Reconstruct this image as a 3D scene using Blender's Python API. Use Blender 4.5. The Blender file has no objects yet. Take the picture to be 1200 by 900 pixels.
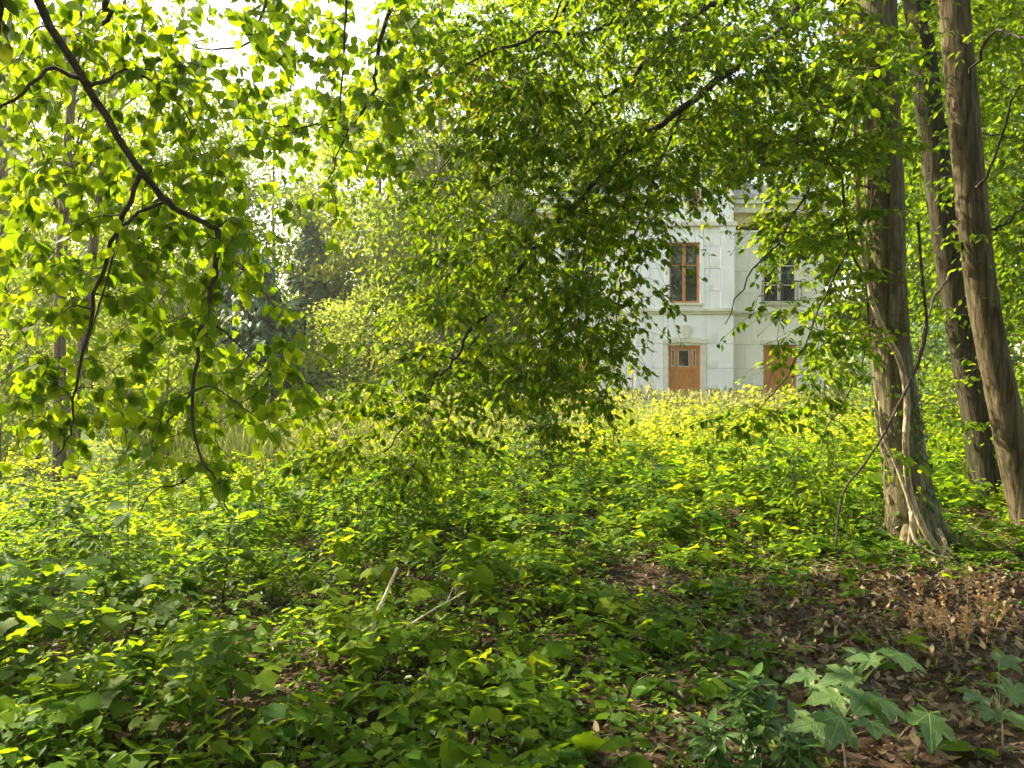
import bpy, bmesh, math, random
import numpy as np
from mathutils import Vector, Matrix

# ------------------------------------------------------------------ camera, sky, sun, exposure
SC = bpy.context.scene
COL = SC.collection
F, EYE = 873.0, 1.6                       # focal length in photo pixels (1200 wide), eye height
cam = bpy.data.cameras.new('camera')
cam.sensor_width = 36.0
cam.lens = 36.0 * F / 1200.0
cam.clip_start, cam.clip_end = 0.05, 2000
camo = bpy.data.objects.new('camera', cam)
camo.location = (0, 0, EYE)
camo.rotation_euler = (math.radians(90), 0, 0)
COL.objects.link(camo)
SC.camera = camo

SUN_AZ, SUN_EL = math.radians(-60), math.radians(44)
world = bpy.data.worlds.new('World')
SC.world = world
world.use_nodes = True
wn = world.node_tree
sky = wn.nodes.new('ShaderNodeTexSky')
sky.sky_type = 'NISHITA'
sky.sun_disc = False
sky.sun_elevation = SUN_EL
sky.sun_rotation = SUN_AZ
sky.air_density = 1.3
sky.dust_density = 2.2
sky.ozone_density = 0.6
wb = wn.nodes.new('ShaderNodeMix'); wb.data_type = 'RGBA'; wb.blend_type = 'MULTIPLY'     # camera white balance, the same over the whole sky
wb.inputs['Factor'].default_value = 1.0
wb.inputs[7].default_value = (1.14, 1.0, 0.80, 1)
wn.links.new(sky.outputs[0], wb.inputs[6])
wn.links.new(wb.outputs[2], wn.nodes['Background'].inputs[0])
wn.nodes['Background'].inputs[1].default_value = 0.145
sun = bpy.data.lights.new('sun', 'SUN')
sun.energy = 5.0
sun.angle = math.radians(0.5)
sun.color = (1.0, 0.87, 0.62)
suno = bpy.data.objects.new('sun', sun)
SDIR = Vector((math.sin(SUN_AZ) * math.cos(SUN_EL), math.cos(SUN_AZ) * math.cos(SUN_EL), math.sin(SUN_EL)))
suno.rotation_euler = SDIR.to_track_quat('Z', 'Y').to_euler()
suno.location = (-20, 20, 30)
COL.objects.link(suno)
SC.view_settings.view_transform = 'Standard'
SC.view_settings.look = 'None'
SC.view_settings.gamma = 1.0
SC.view_settings.exposure = 2.2
SC.cycles.max_bounces = 5
SC.cycles.diffuse_bounces = 3
SC.cycles.transmission_bounces = 4
SC.cycles.glossy_bounces = 1
SC.cycles.use_adaptive_sampling = True
SC.cycles.adaptive_threshold = 0.03
SC.cycles.sample_clamp_indirect = 6.0

RNG = np.random.default_rng(7)
random.seed(7)

# ------------------------------------------------------------------ helpers
def at(px, py, d):
    """point seen at photo pixel (px, py) at distance d along the view axis"""
    return np.array([(px - 600) / F * d, d, EYE - (py - 450) / F * d])

def sstep(a, b, x):
    t = np.clip((x - a) / (b - a), 0, 1)
    return t * t * (3 - 2 * t)

def hnoise(x, y):
    return (np.sin(x * 1.3 + 0.7) * np.cos(y * 1.1 - 0.4) + 0.6 * np.sin(x * 2.9 - y * 2.3 + 1.1)
            + 0.4 * np.cos(x * 5.1 + y * 4.3)) * 0.5

def ground_z(x, y):
    x = np.asarray(x, float); y = np.asarray(y, float)
    z = 0.05 * hnoise(x, y)
    z = z - 0.55 * sstep(0.5, -5, x) * sstep(3.5, 11, y)
    z = z + 0.10 * sstep(1.0, 3.5, x) * sstep(3.5, 7, y)
    z = z + 0.10 * sstep(13, 20, y) * sstep(-6, 0, x)
    far = sstep(55, 140, np.hypot(x, y))
    return z + far * 2.0 * np.sin(x * 0.021 + 1) * np.cos(y * 0.017)

def tag(o, label=None, cat=None, group=None, kind=None):
    if label: o['label'] = label
    if cat: o['category'] = cat
    if group: o['group'] = group
    if kind: o['kind'] = kind
    return o

def empty(name, loc, label, cat, group=None):
    o = bpy.data.objects.new(name, None)
    o.location = tuple(float(v) for v in loc)
    o.empty_display_size = 0.2
    COL.objects.link(o)
    return tag(o, label, cat, group)

def link(name, me, parent=None, mat=None):
    o = bpy.data.objects.new(name, me)
    COL.objects.link(o)
    if mat is not None and not me.materials: me.materials.append(mat)
    if parent is not None:
        o.parent = parent
        off = Vector((0, 0, 0)) if parent.parent else Vector(parent.location)   # part meshes are laid out in world space
        o.matrix_parent_inverse = Matrix.Translation(-off)
    return o

def np_mesh(name, V, loops, starts, attr=None):
    me = bpy.data.meshes.new(name)
    me.vertices.add(len(V)); me.vertices.foreach_set('co', np.ascontiguousarray(V, np.float32).ravel())
    me.loops.add(len(loops)); me.loops.foreach_set('vertex_index', np.ascontiguousarray(loops, np.int32))
    me.polygons.add(len(starts)); me.polygons.foreach_set('loop_start', np.ascontiguousarray(starts, np.int32))
    if attr is not None:
        a = me.attributes.new('tint', 'FLOAT', 'POINT')
        a.data.foreach_set('value', np.ascontiguousarray(attr, np.float32))
    me.update(calc_edges=True)
    me.validate()
    return me

class MB:
    """collects polygons for ONE mesh"""
    def __init__(s): s.v = []; s.f = []
    def add(s, V, Fc):
        b = len(s.v); s.v += [tuple(map(float, p)) for p in V]
        s.f += [tuple(i + b for i in f) for f in Fc]
    def box(s, x0, x1, y0, y1, z0, z1):
        s.add([(x0,y0,z0),(x1,y0,z0),(x1,y1,z0),(x0,y1,z0),(x0,y0,z1),(x1,y0,z1),(x1,y1,z1),(x0,y1,z1)],
              [(0,3,2,1),(4,5,6,7),(0,1,5,4),(1,2,6,5),(2,3,7,6),(3,0,4,7)])
    def prism(s, pts, y0, y1):
        """polygon pts (x,z), counter clockwise from the front (-y), pushed from y0 to y1"""
        n = len(pts)
        V = [(x, y0, z) for x, z in pts] + [(x, y1, z) for x, z in pts]
        s.add(V, [tuple(range(n)), tuple(range(2*n-1, n-1, -1))] + [((i+1) % n, i, n+i, n+(i+1) % n) for i in range(n)])
    def tube(s, P, R, sides=6, cap=True, jit=0.0):
        P = np.asarray(P, float); n = len(P)
        R = np.broadcast_to(np.asarray(R, float), (n,))
        T = np.gradient(P, axis=0); T /= (np.linalg.norm(T, axis=1, keepdims=True) + 1e-9)
        u = np.cross(T[0], [0.3, 0.9, 0.2]); u /= np.linalg.norm(u) + 1e-9
        V = []
        ang = np.arange(sides) * 2 * math.pi / sides
        for i in range(n):
            u = u - T[i] * u.dot(T[i]); u /= np.linalg.norm(u) + 1e-9
            w = np.cross(T[i], u)
            rr = R[i] * (1 + jit * RNG.uniform(-1, 1, sides))
            V.append(P[i] + (np.cos(ang) * rr)[:, None] * u + (np.sin(ang) * rr)[:, None] * w)
        V = np.concatenate(V)
        Fc = []
        for i in range(n - 1):
            for k in range(sides):
                a, b = i * sides + k, i * sides + (k + 1) % sides
                Fc.append((a, b, b + sides, a + sides))
        if cap:
            Fc.append(tuple(range(sides))[::-1]); Fc.append(tuple(range((n-1)*sides, n*sides)))
        s.add(V, Fc)
    def mesh(s, name, smooth=False):
        me = bpy.data.meshes.new(name)
        me.from_pydata(s.v, [], s.f)
        if smooth: me.polygons.foreach_set('use_smooth', [True] * len(me.polygons))
        me.update()
        return me
    def build(s, name, mat, parent=None, smooth=False):
        return link(name, s.mesh(name, smooth), parent, mat)

def spline(P, n):
    """Catmull-Rom resample"""
    P = np.asarray(P, float)
    Q = np.concatenate([[2*P[0]-P[1]], P, [2*P[-1]-P[-2]]])
    out = []
    m = len(P) - 1
    for t in np.linspace(0, m - 1e-6, n):
        i = int(t); f = t - i
        a, b, c, d = Q[i], Q[i+1], Q[i+2], Q[i+3]
        out.append(0.5*((2*b) + (-a+c)*f + (2*a-5*b+4*c-d)*f*f + (-a+3*b-3*c+d)*f**3))
    return np.array(out)

# ------------------------------------------------------------------ materials
def new_mat(name):
    m = bpy.data.materials.new(name); m.use_nodes = True
    nt = m.node_tree
    for n in list(nt.nodes): nt.nodes.remove(n)
    out = nt.nodes.new('ShaderNodeOutputMaterial')
    return m, nt, out

def leaf_mat(name, cols, tcols, trans=0.45, rough=0.45, spec=0.35, noise=0.25):
    m, nt, out = new_mat(name)
    N, L = nt.nodes.new, nt.links.new
    at_ = N('ShaderNodeAttribute'); at_.attribute_name = 'tint'
    tc = N('ShaderNodeTexCoord')
    nz = N('ShaderNodeTexNoise'); nz.inputs['Scale'].default_value = 35; nz.inputs['Detail'].default_value = 1
    L(tc.outputs['Object'], nz.inputs['Vector'])
    ad = N('ShaderNodeMath'); ad.operation = 'MULTIPLY_ADD'
    sb = N('ShaderNodeMath'); sb.operation = 'SUBTRACT'; sb.inputs[1].default_value = 0.5
    L(nz.outputs['Fac'], sb.inputs[0]); L(sb.outputs[0], ad.inputs[0]); ad.inputs[1].default_value = noise
    L(at_.outputs['Fac'], ad.inputs[2])
    def ramp(cs):
        r = N('ShaderNodeValToRGB')
        e = r.color_ramp.elements
        while len(e) < len(cs): e.new(0.5)
        for i, c in enumerate(cs):
            e[i].position = i / (len(cs) - 1); e[i].color = (*c, 1)
        L(ad.outputs[0], r.inputs['Fac'])
        return r
    r1, r2 = ramp(cols), ramp(tcols)
    p = N('ShaderNodeBsdfPrincipled')
    L(r1.outputs[0], p.inputs['Base Color'])
    p.inputs['Roughness'].default_value = rough
    p.inputs['Specular IOR Level'].default_value = spec
    t = N('ShaderNodeBsdfTranslucent'); L(r2.outputs[0], t.inputs['Color'])
    mx = N('ShaderNodeMixShader'); mx.inputs[0].default_value = trans
    L(p.outputs[0], mx.inputs[1]); L(t.outputs[0], mx.inputs[2]); L(mx.outputs[0], out.inputs['Surface'])
    return m

def rough_mat(name, c1, c2, scale=8, rough=0.8, bump=0.3, stretch=(1,1,1), detail=6, spec=0.25, c3=None, pos=(0.35, 0.65), bscale=None):
    m, nt, out = new_mat(name)
    N, L = nt.nodes.new, nt.links.new
    tc = N('ShaderNodeTexCoord'); mp = N('ShaderNodeMapping'); mp.inputs['Scale'].default_value = stretch
    L(tc.outputs['Object'], mp.inputs['Vector'])
    nz = N('ShaderNodeTexNoise'); nz.inputs['Scale'].default_value = scale; nz.inputs['Detail'].default_value = detail
    L(mp.outputs[0], nz.inputs['Vector'])
    r = N('ShaderNodeValToRGB'); e = r.color_ramp.elements
    e[0].position, e[1].position = pos
    e[0].color, e[1].color = (*c1, 1), (*c2, 1)
    L(nz.outputs['Fac'], r.inputs['Fac'])
    col = r.outputs[0]
    if c3 is not None:
        n2 = N('ShaderNodeTexNoise'); n2.inputs['Scale'].default_value = scale * 0.28; n2.inputs['Detail'].default_value = 5
        L(tc.outputs['Object'], n2.inputs['Vector'])
        r2 = N('ShaderNodeValToRGB'); r2.color_ramp.elements[0].position = 0.58; r2.color_ramp.elements[1].position = 0.66
        L(n2.outputs['Fac'], r2.inputs['Fac'])
        mx = N('ShaderNodeMix'); mx.data_type = 'RGBA'
        L(r2.outputs[0], mx.inputs['Factor']); L(col, mx.inputs[6]); mx.inputs[7].default_value = (*c3, 1)
        col = mx.outputs[2]
    p = N('ShaderNodeBsdfPrincipled'); L(col, p.inputs['Base Color'])
    p.inputs['Roughness'].default_value = rough; p.inputs['Specular IOR Level'].default_value = spec
    if bump:
        b = N('ShaderNodeBump'); b.inputs['Strength'].default_value = bump; b.inputs['Distance'].default_value = 0.02
        L(nz.outputs['Fac'], b.inputs['Height']); L(b.outputs[0], p.inputs['Normal'])
    L(p.outputs[0], out.inputs['Surface'])
    return m

M = {}
G = lambda r, g, b: (r, g, b)
M['linden'] = leaf_mat('linden_leaf', [(.040,.090,.005),(.065,.13,.006),(.10,.16,.008)], [(.17,.30,.004),(.26,.40,.005),(.42,.50,.008)], .55, .55, .08)
M['hornbeam'] = leaf_mat('hornbeam_leaf', [(.026,.065,.006),(.048,.105,.007),(.08,.14,.010)], [(.13,.25,.004),(.22,.35,.005),(.44,.48,.008)], .5, .55, .07)
M['turning'] = leaf_mat('turning_leaf', [(.13,.09,.012),(.17,.12,.015),(.20,.16,.02)], [(.38,.22,.02),(.46,.32,.02),(.5,.42,.03)], .5, .55, .07)
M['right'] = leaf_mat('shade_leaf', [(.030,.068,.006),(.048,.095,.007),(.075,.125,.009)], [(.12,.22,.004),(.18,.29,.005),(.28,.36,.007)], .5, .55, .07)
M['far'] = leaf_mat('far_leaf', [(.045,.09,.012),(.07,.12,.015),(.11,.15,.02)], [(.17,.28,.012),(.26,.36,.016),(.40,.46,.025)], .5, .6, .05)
M['pale'] = leaf_mat('pale_leaf', [(.08,.13,.025),(.12,.165,.035),(.17,.20,.05)], [(.24,.35,.03),(.35,.43,.045),(.48,.51,.08)], .5, .65, .05)  # lighter leaf copy: sunshine and haze put into the colour
M['needle'] = leaf_mat('needle_leaf', [(.045,.10,.045),(.07,.14,.06),(.10,.17,.07)], [(.10,.18,.06),(.14,.22,.075),(.20,.27,.09)], .35, .5, .2)
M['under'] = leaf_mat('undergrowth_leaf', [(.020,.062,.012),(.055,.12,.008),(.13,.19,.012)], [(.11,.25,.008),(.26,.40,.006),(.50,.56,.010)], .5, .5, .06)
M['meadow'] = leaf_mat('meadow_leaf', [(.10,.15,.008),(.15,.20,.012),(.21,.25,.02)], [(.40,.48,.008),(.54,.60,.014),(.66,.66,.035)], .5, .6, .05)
M['grass'] = leaf_mat('grass_blade', [(.10,.16,.05),(.15,.20,.06),(.24,.24,.09)], [(.26,.35,.06),(.38,.44,.08),(.52,.50,.14)], .45, .55, .2)
M['plume'] = leaf_mat('grass_plume', [(.18,.22,.07),(.25,.26,.10),(.33,.31,.14)], [(.32,.36,.09),(.42,.42,.13),(.50,.47,.18)], .4, .7, .1)
M['ivy'] = leaf_mat('ivy_leaf', [(.026,.062,.010),(.05,.10,.012),(.10,.16,.016)], [(.09,.19,.008),(.18,.28,.009),(.34,.40,.012)], .35, .42, .25)
M['laurel'] = leaf_mat('laurel_leaf', [(.024,.060,.012),(.038,.085,.018),(.06,.115,.024)], [(.05,.14,.03),(.07,.18,.03),(.10,.22,.035)], .2, .33, .35)
M['maple'] = leaf_mat('maple_leaf', [(.032,.075,.018),(.045,.098,.023),(.07,.125,.03)], [(.10,.27,.04),(.14,.32,.045),(.2,.36,.05)], .33, .4, .45)
def add_veins(m, spread):
    # pale veins fanning from the leaf base (leaf objects: x across, y along)
    nt = m.node_tree; N, L = nt.nodes.new, nt.links.new
    p = next(n for n in nt.nodes if n.type == 'BSDF_PRINCIPLED')
    src = p.inputs['Base Color'].links[0].from_socket
    tc = N('ShaderNodeTexCoord'); sp = N('ShaderNodeSeparateXYZ'); L(tc.outputs['Object'], sp.inputs[0])
    an = N('ShaderNodeMath'); an.operation = 'ARCTAN2'; L(sp.outputs['X'], an.inputs[0]); L(sp.outputs['Y'], an.inputs[1])
    md = N('ShaderNodeMath'); md.operation = 'PINGPONG'; L(an.outputs[0], md.inputs[0]); md.inputs[1].default_value = spread / 2
    le = N('ShaderNodeVectorMath'); le.operation = 'LENGTH'; L(tc.outputs['Object'], le.inputs[0])
    mu = N('ShaderNodeMath'); mu.operation = 'MULTIPLY'; L(md.outputs[0], mu.inputs[0]); L(le.outputs['Value'], mu.inputs[1])
    mr = N('ShaderNodeMapRange'); mr.inputs['From Min'].default_value = .006; mr.inputs['From Max'].default_value = .022
    mr.inputs['To Min'].default_value = .75; mr.inputs['To Max'].default_value = 0; L(mu.outputs[0], mr.inputs['Value'])
    # fine net of side veins and blotches
    vo = N('ShaderNodeTexVoronoi'); vo.feature = 'DISTANCE_TO_EDGE'; vo.inputs['Scale'].default_value = 9; L(tc.outputs['Object'], vo.inputs['Vector'])
    m2 = N('ShaderNodeMapRange'); m2.inputs['From Max'].default_value = .05; m2.inputs['To Min'].default_value = .3; m2.inputs['To Max'].default_value = 0; L(vo.outputs['Distance'], m2.inputs['Value'])
    mxx = N('ShaderNodeMath'); mxx.operation = 'MAXIMUM'; L(mr.outputs[0], mxx.inputs[0]); L(m2.outputs[0], mxx.inputs[1])
    mx = N('ShaderNodeMix'); mx.data_type = 'RGBA'; L(mxx.outputs[0], mx.inputs['Factor']); L(src, mx.inputs[6]); mx.inputs[7].default_value = (.11, .17, .05, 1)
    nz = N('ShaderNodeTexNoise'); nz.inputs['Scale'].default_value = 2.2; nz.inputs['Detail'].default_value = 6; L(tc.outputs['Object'], nz.inputs['Vector'])
    oi = N('ShaderNodeObjectInfo'); a2 = N('ShaderNodeMath'); a2.operation = 'MULTIPLY_ADD'; L(oi.outputs['Random'], a2.inputs[0]); a2.inputs[1].default_value = .12; L(nz.outputs['Fac'], a2.inputs[2])
    rp = N('ShaderNodeMapRange'); rp.inputs['From Min'].default_value = .66; rp.inputs['From Max'].default_value = .74; L(a2.outputs[0], rp.inputs['Value'])
    m3 = N('ShaderNodeMix'); m3.data_type = 'RGBA'; L(rp.outputs[0], m3.inputs['Factor']); L(mx.outputs[2], m3.inputs[6]); m3.inputs[7].default_value = (.30, .26, .13, 1)
    L(m3.outputs[2], p.inputs['Base Color'])
    b = N('ShaderNodeBump'); b.inputs['Strength'].default_value = .5; b.inputs['Distance'].default_value = .01; L(mxx.outputs[0], b.inputs['Height']); b.invert = True
    L(b.outputs[0], p.inputs['Normal'])
add_veins(M['maple'], .68)
M['litter'] = leaf_mat('dead_leaf', [(.040,.029,.018),(.115,.080,.045),(.30,.22,.135)], [(.06,.035,.015),(.14,.07,.03),(.25,.14,.06)], .2, .6, .3)
M['dried'] = leaf_mat('dried_leaf', [(.42,.26,.13),(.52,.34,.18),(.60,.43,.25)], [(.28,.14,.05),(.36,.2,.07),(.42,.26,.1)], .3, .6, .25)
M['soil'] = rough_mat('soil', (.018,.012,.008), (.05,.033,.02), 6, .95, .6)
def bark_mat(name, dark, mid, light, moss):
    m, nt, out = new_mat(name)
    N, L = nt.nodes.new, nt.links.new
    tc = N('ShaderNodeTexCoord'); mp = N('ShaderNodeMapping'); mp.inputs['Scale'].default_value = (1, 1, .09)
    L(tc.outputs['Object'], mp.inputs['Vector'])
    n1 = N('ShaderNodeTexNoise'); n1.inputs['Scale'].default_value = 26; n1.inputs['Detail'].default_value = 9; n1.inputs['Roughness'].default_value = .65
    n1.inputs['Distortion'].default_value = .6
    L(mp.outputs[0], n1.inputs['Vector'])
    vo = N('ShaderNodeTexVoronoi'); vo.feature = 'DISTANCE_TO_EDGE'; vo.inputs['Scale'].default_value = 13; vo.inputs['Randomness'].default_value = 1
    L(mp.outputs[0], vo.inputs['Vector'])
    vm = N('ShaderNodeMapRange'); vm.inputs['From Max'].default_value = .16; L(vo.outputs['Distance'], vm.inputs['Value'])
    h = N('ShaderNodeMath'); h.operation = 'MULTIPLY_ADD'; L(vm.outputs[0], h.inputs[0]); h.inputs[1].default_value = .13; L(n1.outputs['Fac'], h.inputs[2])
    r = N('ShaderNodeValToRGB'); e = r.color_ramp.elements; e.new(.5)
    for k, (p_, c) in enumerate(((.36, dark), (.56, mid), (.80, light))): e[k].position = p_; e[k].color = (*c, 1)
    L(h.outputs[0], r.inputs['Fac'])
    n2 = N('ShaderNodeTexNoise'); n2.inputs['Scale'].default_value = 2.6; n2.inputs['Detail'].default_value = 8; n2.inputs['Roughness'].default_value = .7
    L(tc.outputs['Object'], n2.inputs['Vector'])
    r2 = N('ShaderNodeValToRGB'); r2.color_ramp.elements[0].position = .54; r2.color_ramp.elements[1].position = .64; L(n2.outputs['Fac'], r2.inputs['Fac'])
    mx = N('ShaderNodeMix'); mx.data_type = 'RGBA'; L(r2.outputs[0], mx.inputs['Factor']); L(r.outputs[0], mx.inputs[6]); mx.inputs[7].default_value = (*moss, 1)
    p = N('ShaderNodeBsdfPrincipled'); L(mx.outputs[2], p.inputs['Base Color']); p.inputs['Roughness'].default_value = .92; p.inputs['Specular IOR Level'].default_value = .1
    b = N('ShaderNodeBump'); b.inputs['Strength'].default_value = 1; b.inputs['Distance'].default_value = .022
    L(h.outputs[0], b.inputs['Height']); L(b.outputs[0], p.inputs['Normal']); L(p.outputs[0], out.inputs['Surface'])
    return m
M['bark'] = bark_mat('bark', (.026,.023,.012), (.098,.086,.050), (.185,.165,.105), (.042,.046,.017))
M['bark_mid'] = bark_mat('bark_mid', (.018,.015,.008), (.070,.056,.032), (.135,.112,.068), (.032,.034,.013))
M['bark_dark'] = bark_mat('bark_dark', (.010,.009,.005), (.034,.030,.018), (.07,.062,.04), (.018,.024,.008))
M['bark_far'] = rough_mat('bark_far', (.07,.055,.036), (.17,.135,.09), 8, .9, .5, (1,1,.2), 4)
M['twig'] = rough_mat('twig_bark', (.022,.017,.012), (.055,.043,.03), 30, .85, .2)
M['vine'] = rough_mat('vine_bark', (.16,.125,.08), (.38,.31,.21), 40, .85, .4, (1,1,.3))
M['drystick'] = rough_mat('dry_stick', (.38,.31,.22), (.60,.53,.42), 40, .8, .3)
M['stem'] = rough_mat('green_stem', (.06,.10,.025), (.12,.15,.045), 30, .6, 0)
M['stone'] = rough_mat('white_stone', (.84,.795,.79), (.92,.88,.87), 3, .7, .08, (1,1,.35), 8, .3, c3=(.72,.69,.64))
M['render'] = rough_mat('cream_render', (.82,.75,.66), (.91,.845,.76), 2.5, .85, .08, (1,1,.4), 8, .2)
M['trim'] = rough_mat('stone_trim', (.66,.60,.48), (.78,.73,.62), 4, .7, .1, (1,1,1), 6, .25)
M['frieze'] = rough_mat('ochre_frieze', (.62,.48,.22), (.74,.60,.32), 4, .8, .1)
M['oak'] = rough_mat('oak_door', (.42,.15,.04), (.60,.26,.085), 9, .45, .1, (6,6,.5), 5, .4)
M['slate'] = rough_mat('slate_roof', (.045,.05,.058), (.09,.095,.105), 6, .6, .4)
M['iron'] = rough_mat('black_iron', (.015,.015,.016), (.03,.03,.032), 20, .5, .1)
M['room'] = rough_mat('dark_room', (.02,.018,.016), (.035,.03,.026), 3, .9, 0)  # darkness of an unlit room put into the colour
m, nt, out = new_mat('window_glass')
p = nt.nodes.new('ShaderNodeBsdfPrincipled')
p.inputs['Base Color'].default_value = (.015, .02, .022, 1); p.inputs['Roughness'].default_value = .04
p.inputs['Specular IOR Level'].default_value = .8
nt.links.new(p.outputs[0], out.inputs['Surface']); M['glass'] = m

# ------------------------------------------------------------------ leaf templates (x across, y along, z up from the blade)
def T_simple():
    V = [(0,0,0),(-.36,.45,.10),(0,1,-.06),(.36,.45,.10)]
    return np.array(V, float), [(0,2,1),(0,3,2)]
def T_ovate():
    V = [(0,0,0),(0,.5,-.02),(0,1,-.10),(-.27,.22,.07),(-.32,.55,.06),(-.16,.82,-.01),(.27,.22,.07),(.32,.55,.06),(.16,.82,-.01)]
    return np.array(V, float), [(0,1,4,3),(1,2,5,4),(0,6,7,1),(1,7,8,2)]
def T_leaf4():
    V = [(0,0,0),(-.27,.25,.08),(-.25,.68,.05),(0,1.02,-.10),(.27,.25,.08),(.25,.68,.05)]
    return np.array(V, float), [(0,3,2,1),(0,4,5,3)]
def T_heart():
    V = [(0,0,0),(0,.40,-.02),(0,.78,-.05),(0,1.06,-.12)]
    s = [(-.16,-.11,.02),(-.38,-.02,.04),(-.51,.24,.05),(-.47,.50,.03),(-.32,.72,0),(-.12,.90,-.05)]
    V += s + [(-x,y,z) for x,y,z in s]
    a = [(0,1,6,5,4),(1,2,8,7,6),(2,3,9,8)]
    b = [(0,10,11,12,1),(1,12,13,14,2),(2,14,15,3)]
    return np.array(V, float), a + b
def T_maple(detail=True):
    # five lobed palmate outline, right half listed from base to tip
    r = [(.10,-.03),(.30,-.14),(.33,-.02),(.52,-.04),(.44,.10),(.40,.17),(.62,.22),(.66,.30),(.84,.46),(.64,.47),(.58,.56),(.40,.50),(.27,.47),(.31,.66),(.22,.76),(.15,.90)]
    if not detail: r = [(.26,-.10),(.50,.02),(.50,.20),(.74,.46),(.46,.56),(.26,.80)]
    V = [(0,0,0),(0,.3,-.02),(0,1.08,-.12)]
    f = lambda x, y: .14*abs(x) - .30*x*x - .14*max(y, 0)**2 + .03*math.sin(11*x+6*y)
    n = len(r)
    V += [(x, y, f(x, y)) for x, y in r] + [(-x, y, f(-x, y)) for x, y in r]
    Fc = []
    k = next(i for i, q in enumerate(r) if q[1] > .16)
    for side in (0, 1):
        b = 3 + side * n
        idx = list(range(b, b + n))
        seqs = [(0, idx[0], 1)] if False else []
        fan = [0] + idx[:k+1]
        tris = [(0, fan[i], fan[i+1]) for i in range(1, len(fan)-1)] + [(0, idx[k], 1)]
        rest = idx[k:] + [2]
        tris += [(1, rest[i], rest[i+1]) for i in range(len(rest)-1)]
        if side: tris = [t[::-1] for t in tris]
        Fc += tris
    V = np.array(V, float); V[:, 0] *= .86
    return V, Fc
def T_lance():
    V = [(0,0,0),(0,.35,-.015),(0,.7,-.05),(0,1,-.13)]
    s = [(-.09,.12,.02),(-.16,.38,.035),(-.15,.62,.01),(-.07,.85,-.06)]
    V += s + [(-x,y,z) for x,y,z in s]
    a = [(0,1,5,4),(1,2,6,5),(2,3,7,6)]; b = [(0,8,9,1),(1,9,10,2),(2,10,11,3)]
    return np.array(V, float), a + b
def T_curl():
    V = [(0,0,0),(-.22,.25,.18),(.22,.22,.14),(-.26,.6,.12),(.2,.62,.26),(0,.95,.40),(0,.4,-.02)]
    return np.array(V, float), [(0,6,1),(0,2,6),(1,6,3),(6,2,4),(6,4,5),(6,5,3)]
def T_needle():
    # drooping conifer spray
    V = [(0,0,0),(-.16,.3,-.03),(.16,.3,-.03),(-.20,.62,-.12),(.2,.62,-.12),(0,1,-.30),(0,.5,.02)]
    return np.array(V, float), [(0,6,1),(0,2,6),(1,6,3),(6,2,4),(6,4,5),(6,5,3)]
TPL = dict(simple=T_simple(), ovate=T_ovate(), leaf4=T_leaf4(), heart=T_heart(), maple=T_maple(), maple_s=T_maple(False), lance=T_lance(), curl=T_curl(), needle=T_needle())

def frames(D, Nn):
    D = D / (np.linalg.norm(D, axis=1, keepdims=True) + 1e-9)
    R = np.cross(D, Nn); R /= (np.linalg.norm(R, axis=1, keepdims=True) + 1e-9)
    Nn = np.cross(R, D)
    return R, D, Nn

class Leaves:
    """list of leaves of one plant: base point, tip direction, blade normal, size, tint"""
    def __init__(s): s.P=[]; s.D=[]; s.N=[]; s.S=[]; s.T=[]
    def add(s, P, D, N, S, T):
        P = np.atleast_2d(P); n = len(P)
        s.P.append(P); s.D.append(np.broadcast_to(D, (n,3))); s.N.append(np.broadcast_to(N, (n,3)))
        s.S.append(np.broadcast_to(S, (n,)).astype(float)); s.T.append(np.broadcast_to(T, (n,)).astype(float))
    def arrays(s):
        return [np.concatenate(q) for q in (s.P, s.D, s.N, s.S, s.T)]
    def mesh(s, name, tpl, sel=None):
        P, D, N, S, T = s.arrays()
        if sel is not None: P, D, N, S, T = P[sel], D[sel], N[sel], S[sel], T[sel]
        return leaves_mesh(name, tpl, P, D, N, S, T)

def leaves_mesh(name, tpl, P, D, N, S, T):
    TV, TF = TPL[tpl]
    R, D, N = frames(D, N)
    n, k = len(P), len(TV)
    bend = RNG.uniform(.6, 1.9, (n, 1, 1))
    wid = RNG.uniform(.85, 1.15, (n, 1, 1))
    V = P[:, None, :] + S[:, None, None] * (TV[None, :, 0:1]*wid*R[:, None, :] + TV[None, :, 1:2]*D[:, None, :] + TV[None, :, 2:3]*bend*N[:, None, :])
    lp = np.concatenate([np.array(f) for f in TF]); ln = np.array([len(f) for f in TF])
    loops = (lp[None, :] + (np.arange(n) * k)[:, None]).ravel()
    tot = np.tile(ln, n); starts = np.concatenate([[0], np.cumsum(tot)[:-1]])
    return np_mesh(name, V.reshape(-1, 3), loops, starts, np.repeat(T, k))

LEAF_DATA = {}
def leaf_data(tpl, mat, q):
    key = (tpl, mat, q)
    if key not in LEAF_DATA:
        TV, TF = TPL[tpl]
        V = TV.copy(); V[:, 2] *= (.7, 1.5, 1.0, 1.8)[q % 4]; V[:, 0] *= (1, .92, 1.08)[q % 3]
        lp = np.concatenate([np.array(f) for f in TF]); ln = np.array([len(f) for f in TF])
        me = np_mesh('leaf', V, lp, np.concatenate([[0], np.cumsum(ln)[:-1]]), np.full(len(V), (q + .5) / 6))
        me.materials.append(M[mat]); LEAF_DATA[key] = me
    return LEAF_DATA[key]

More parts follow.
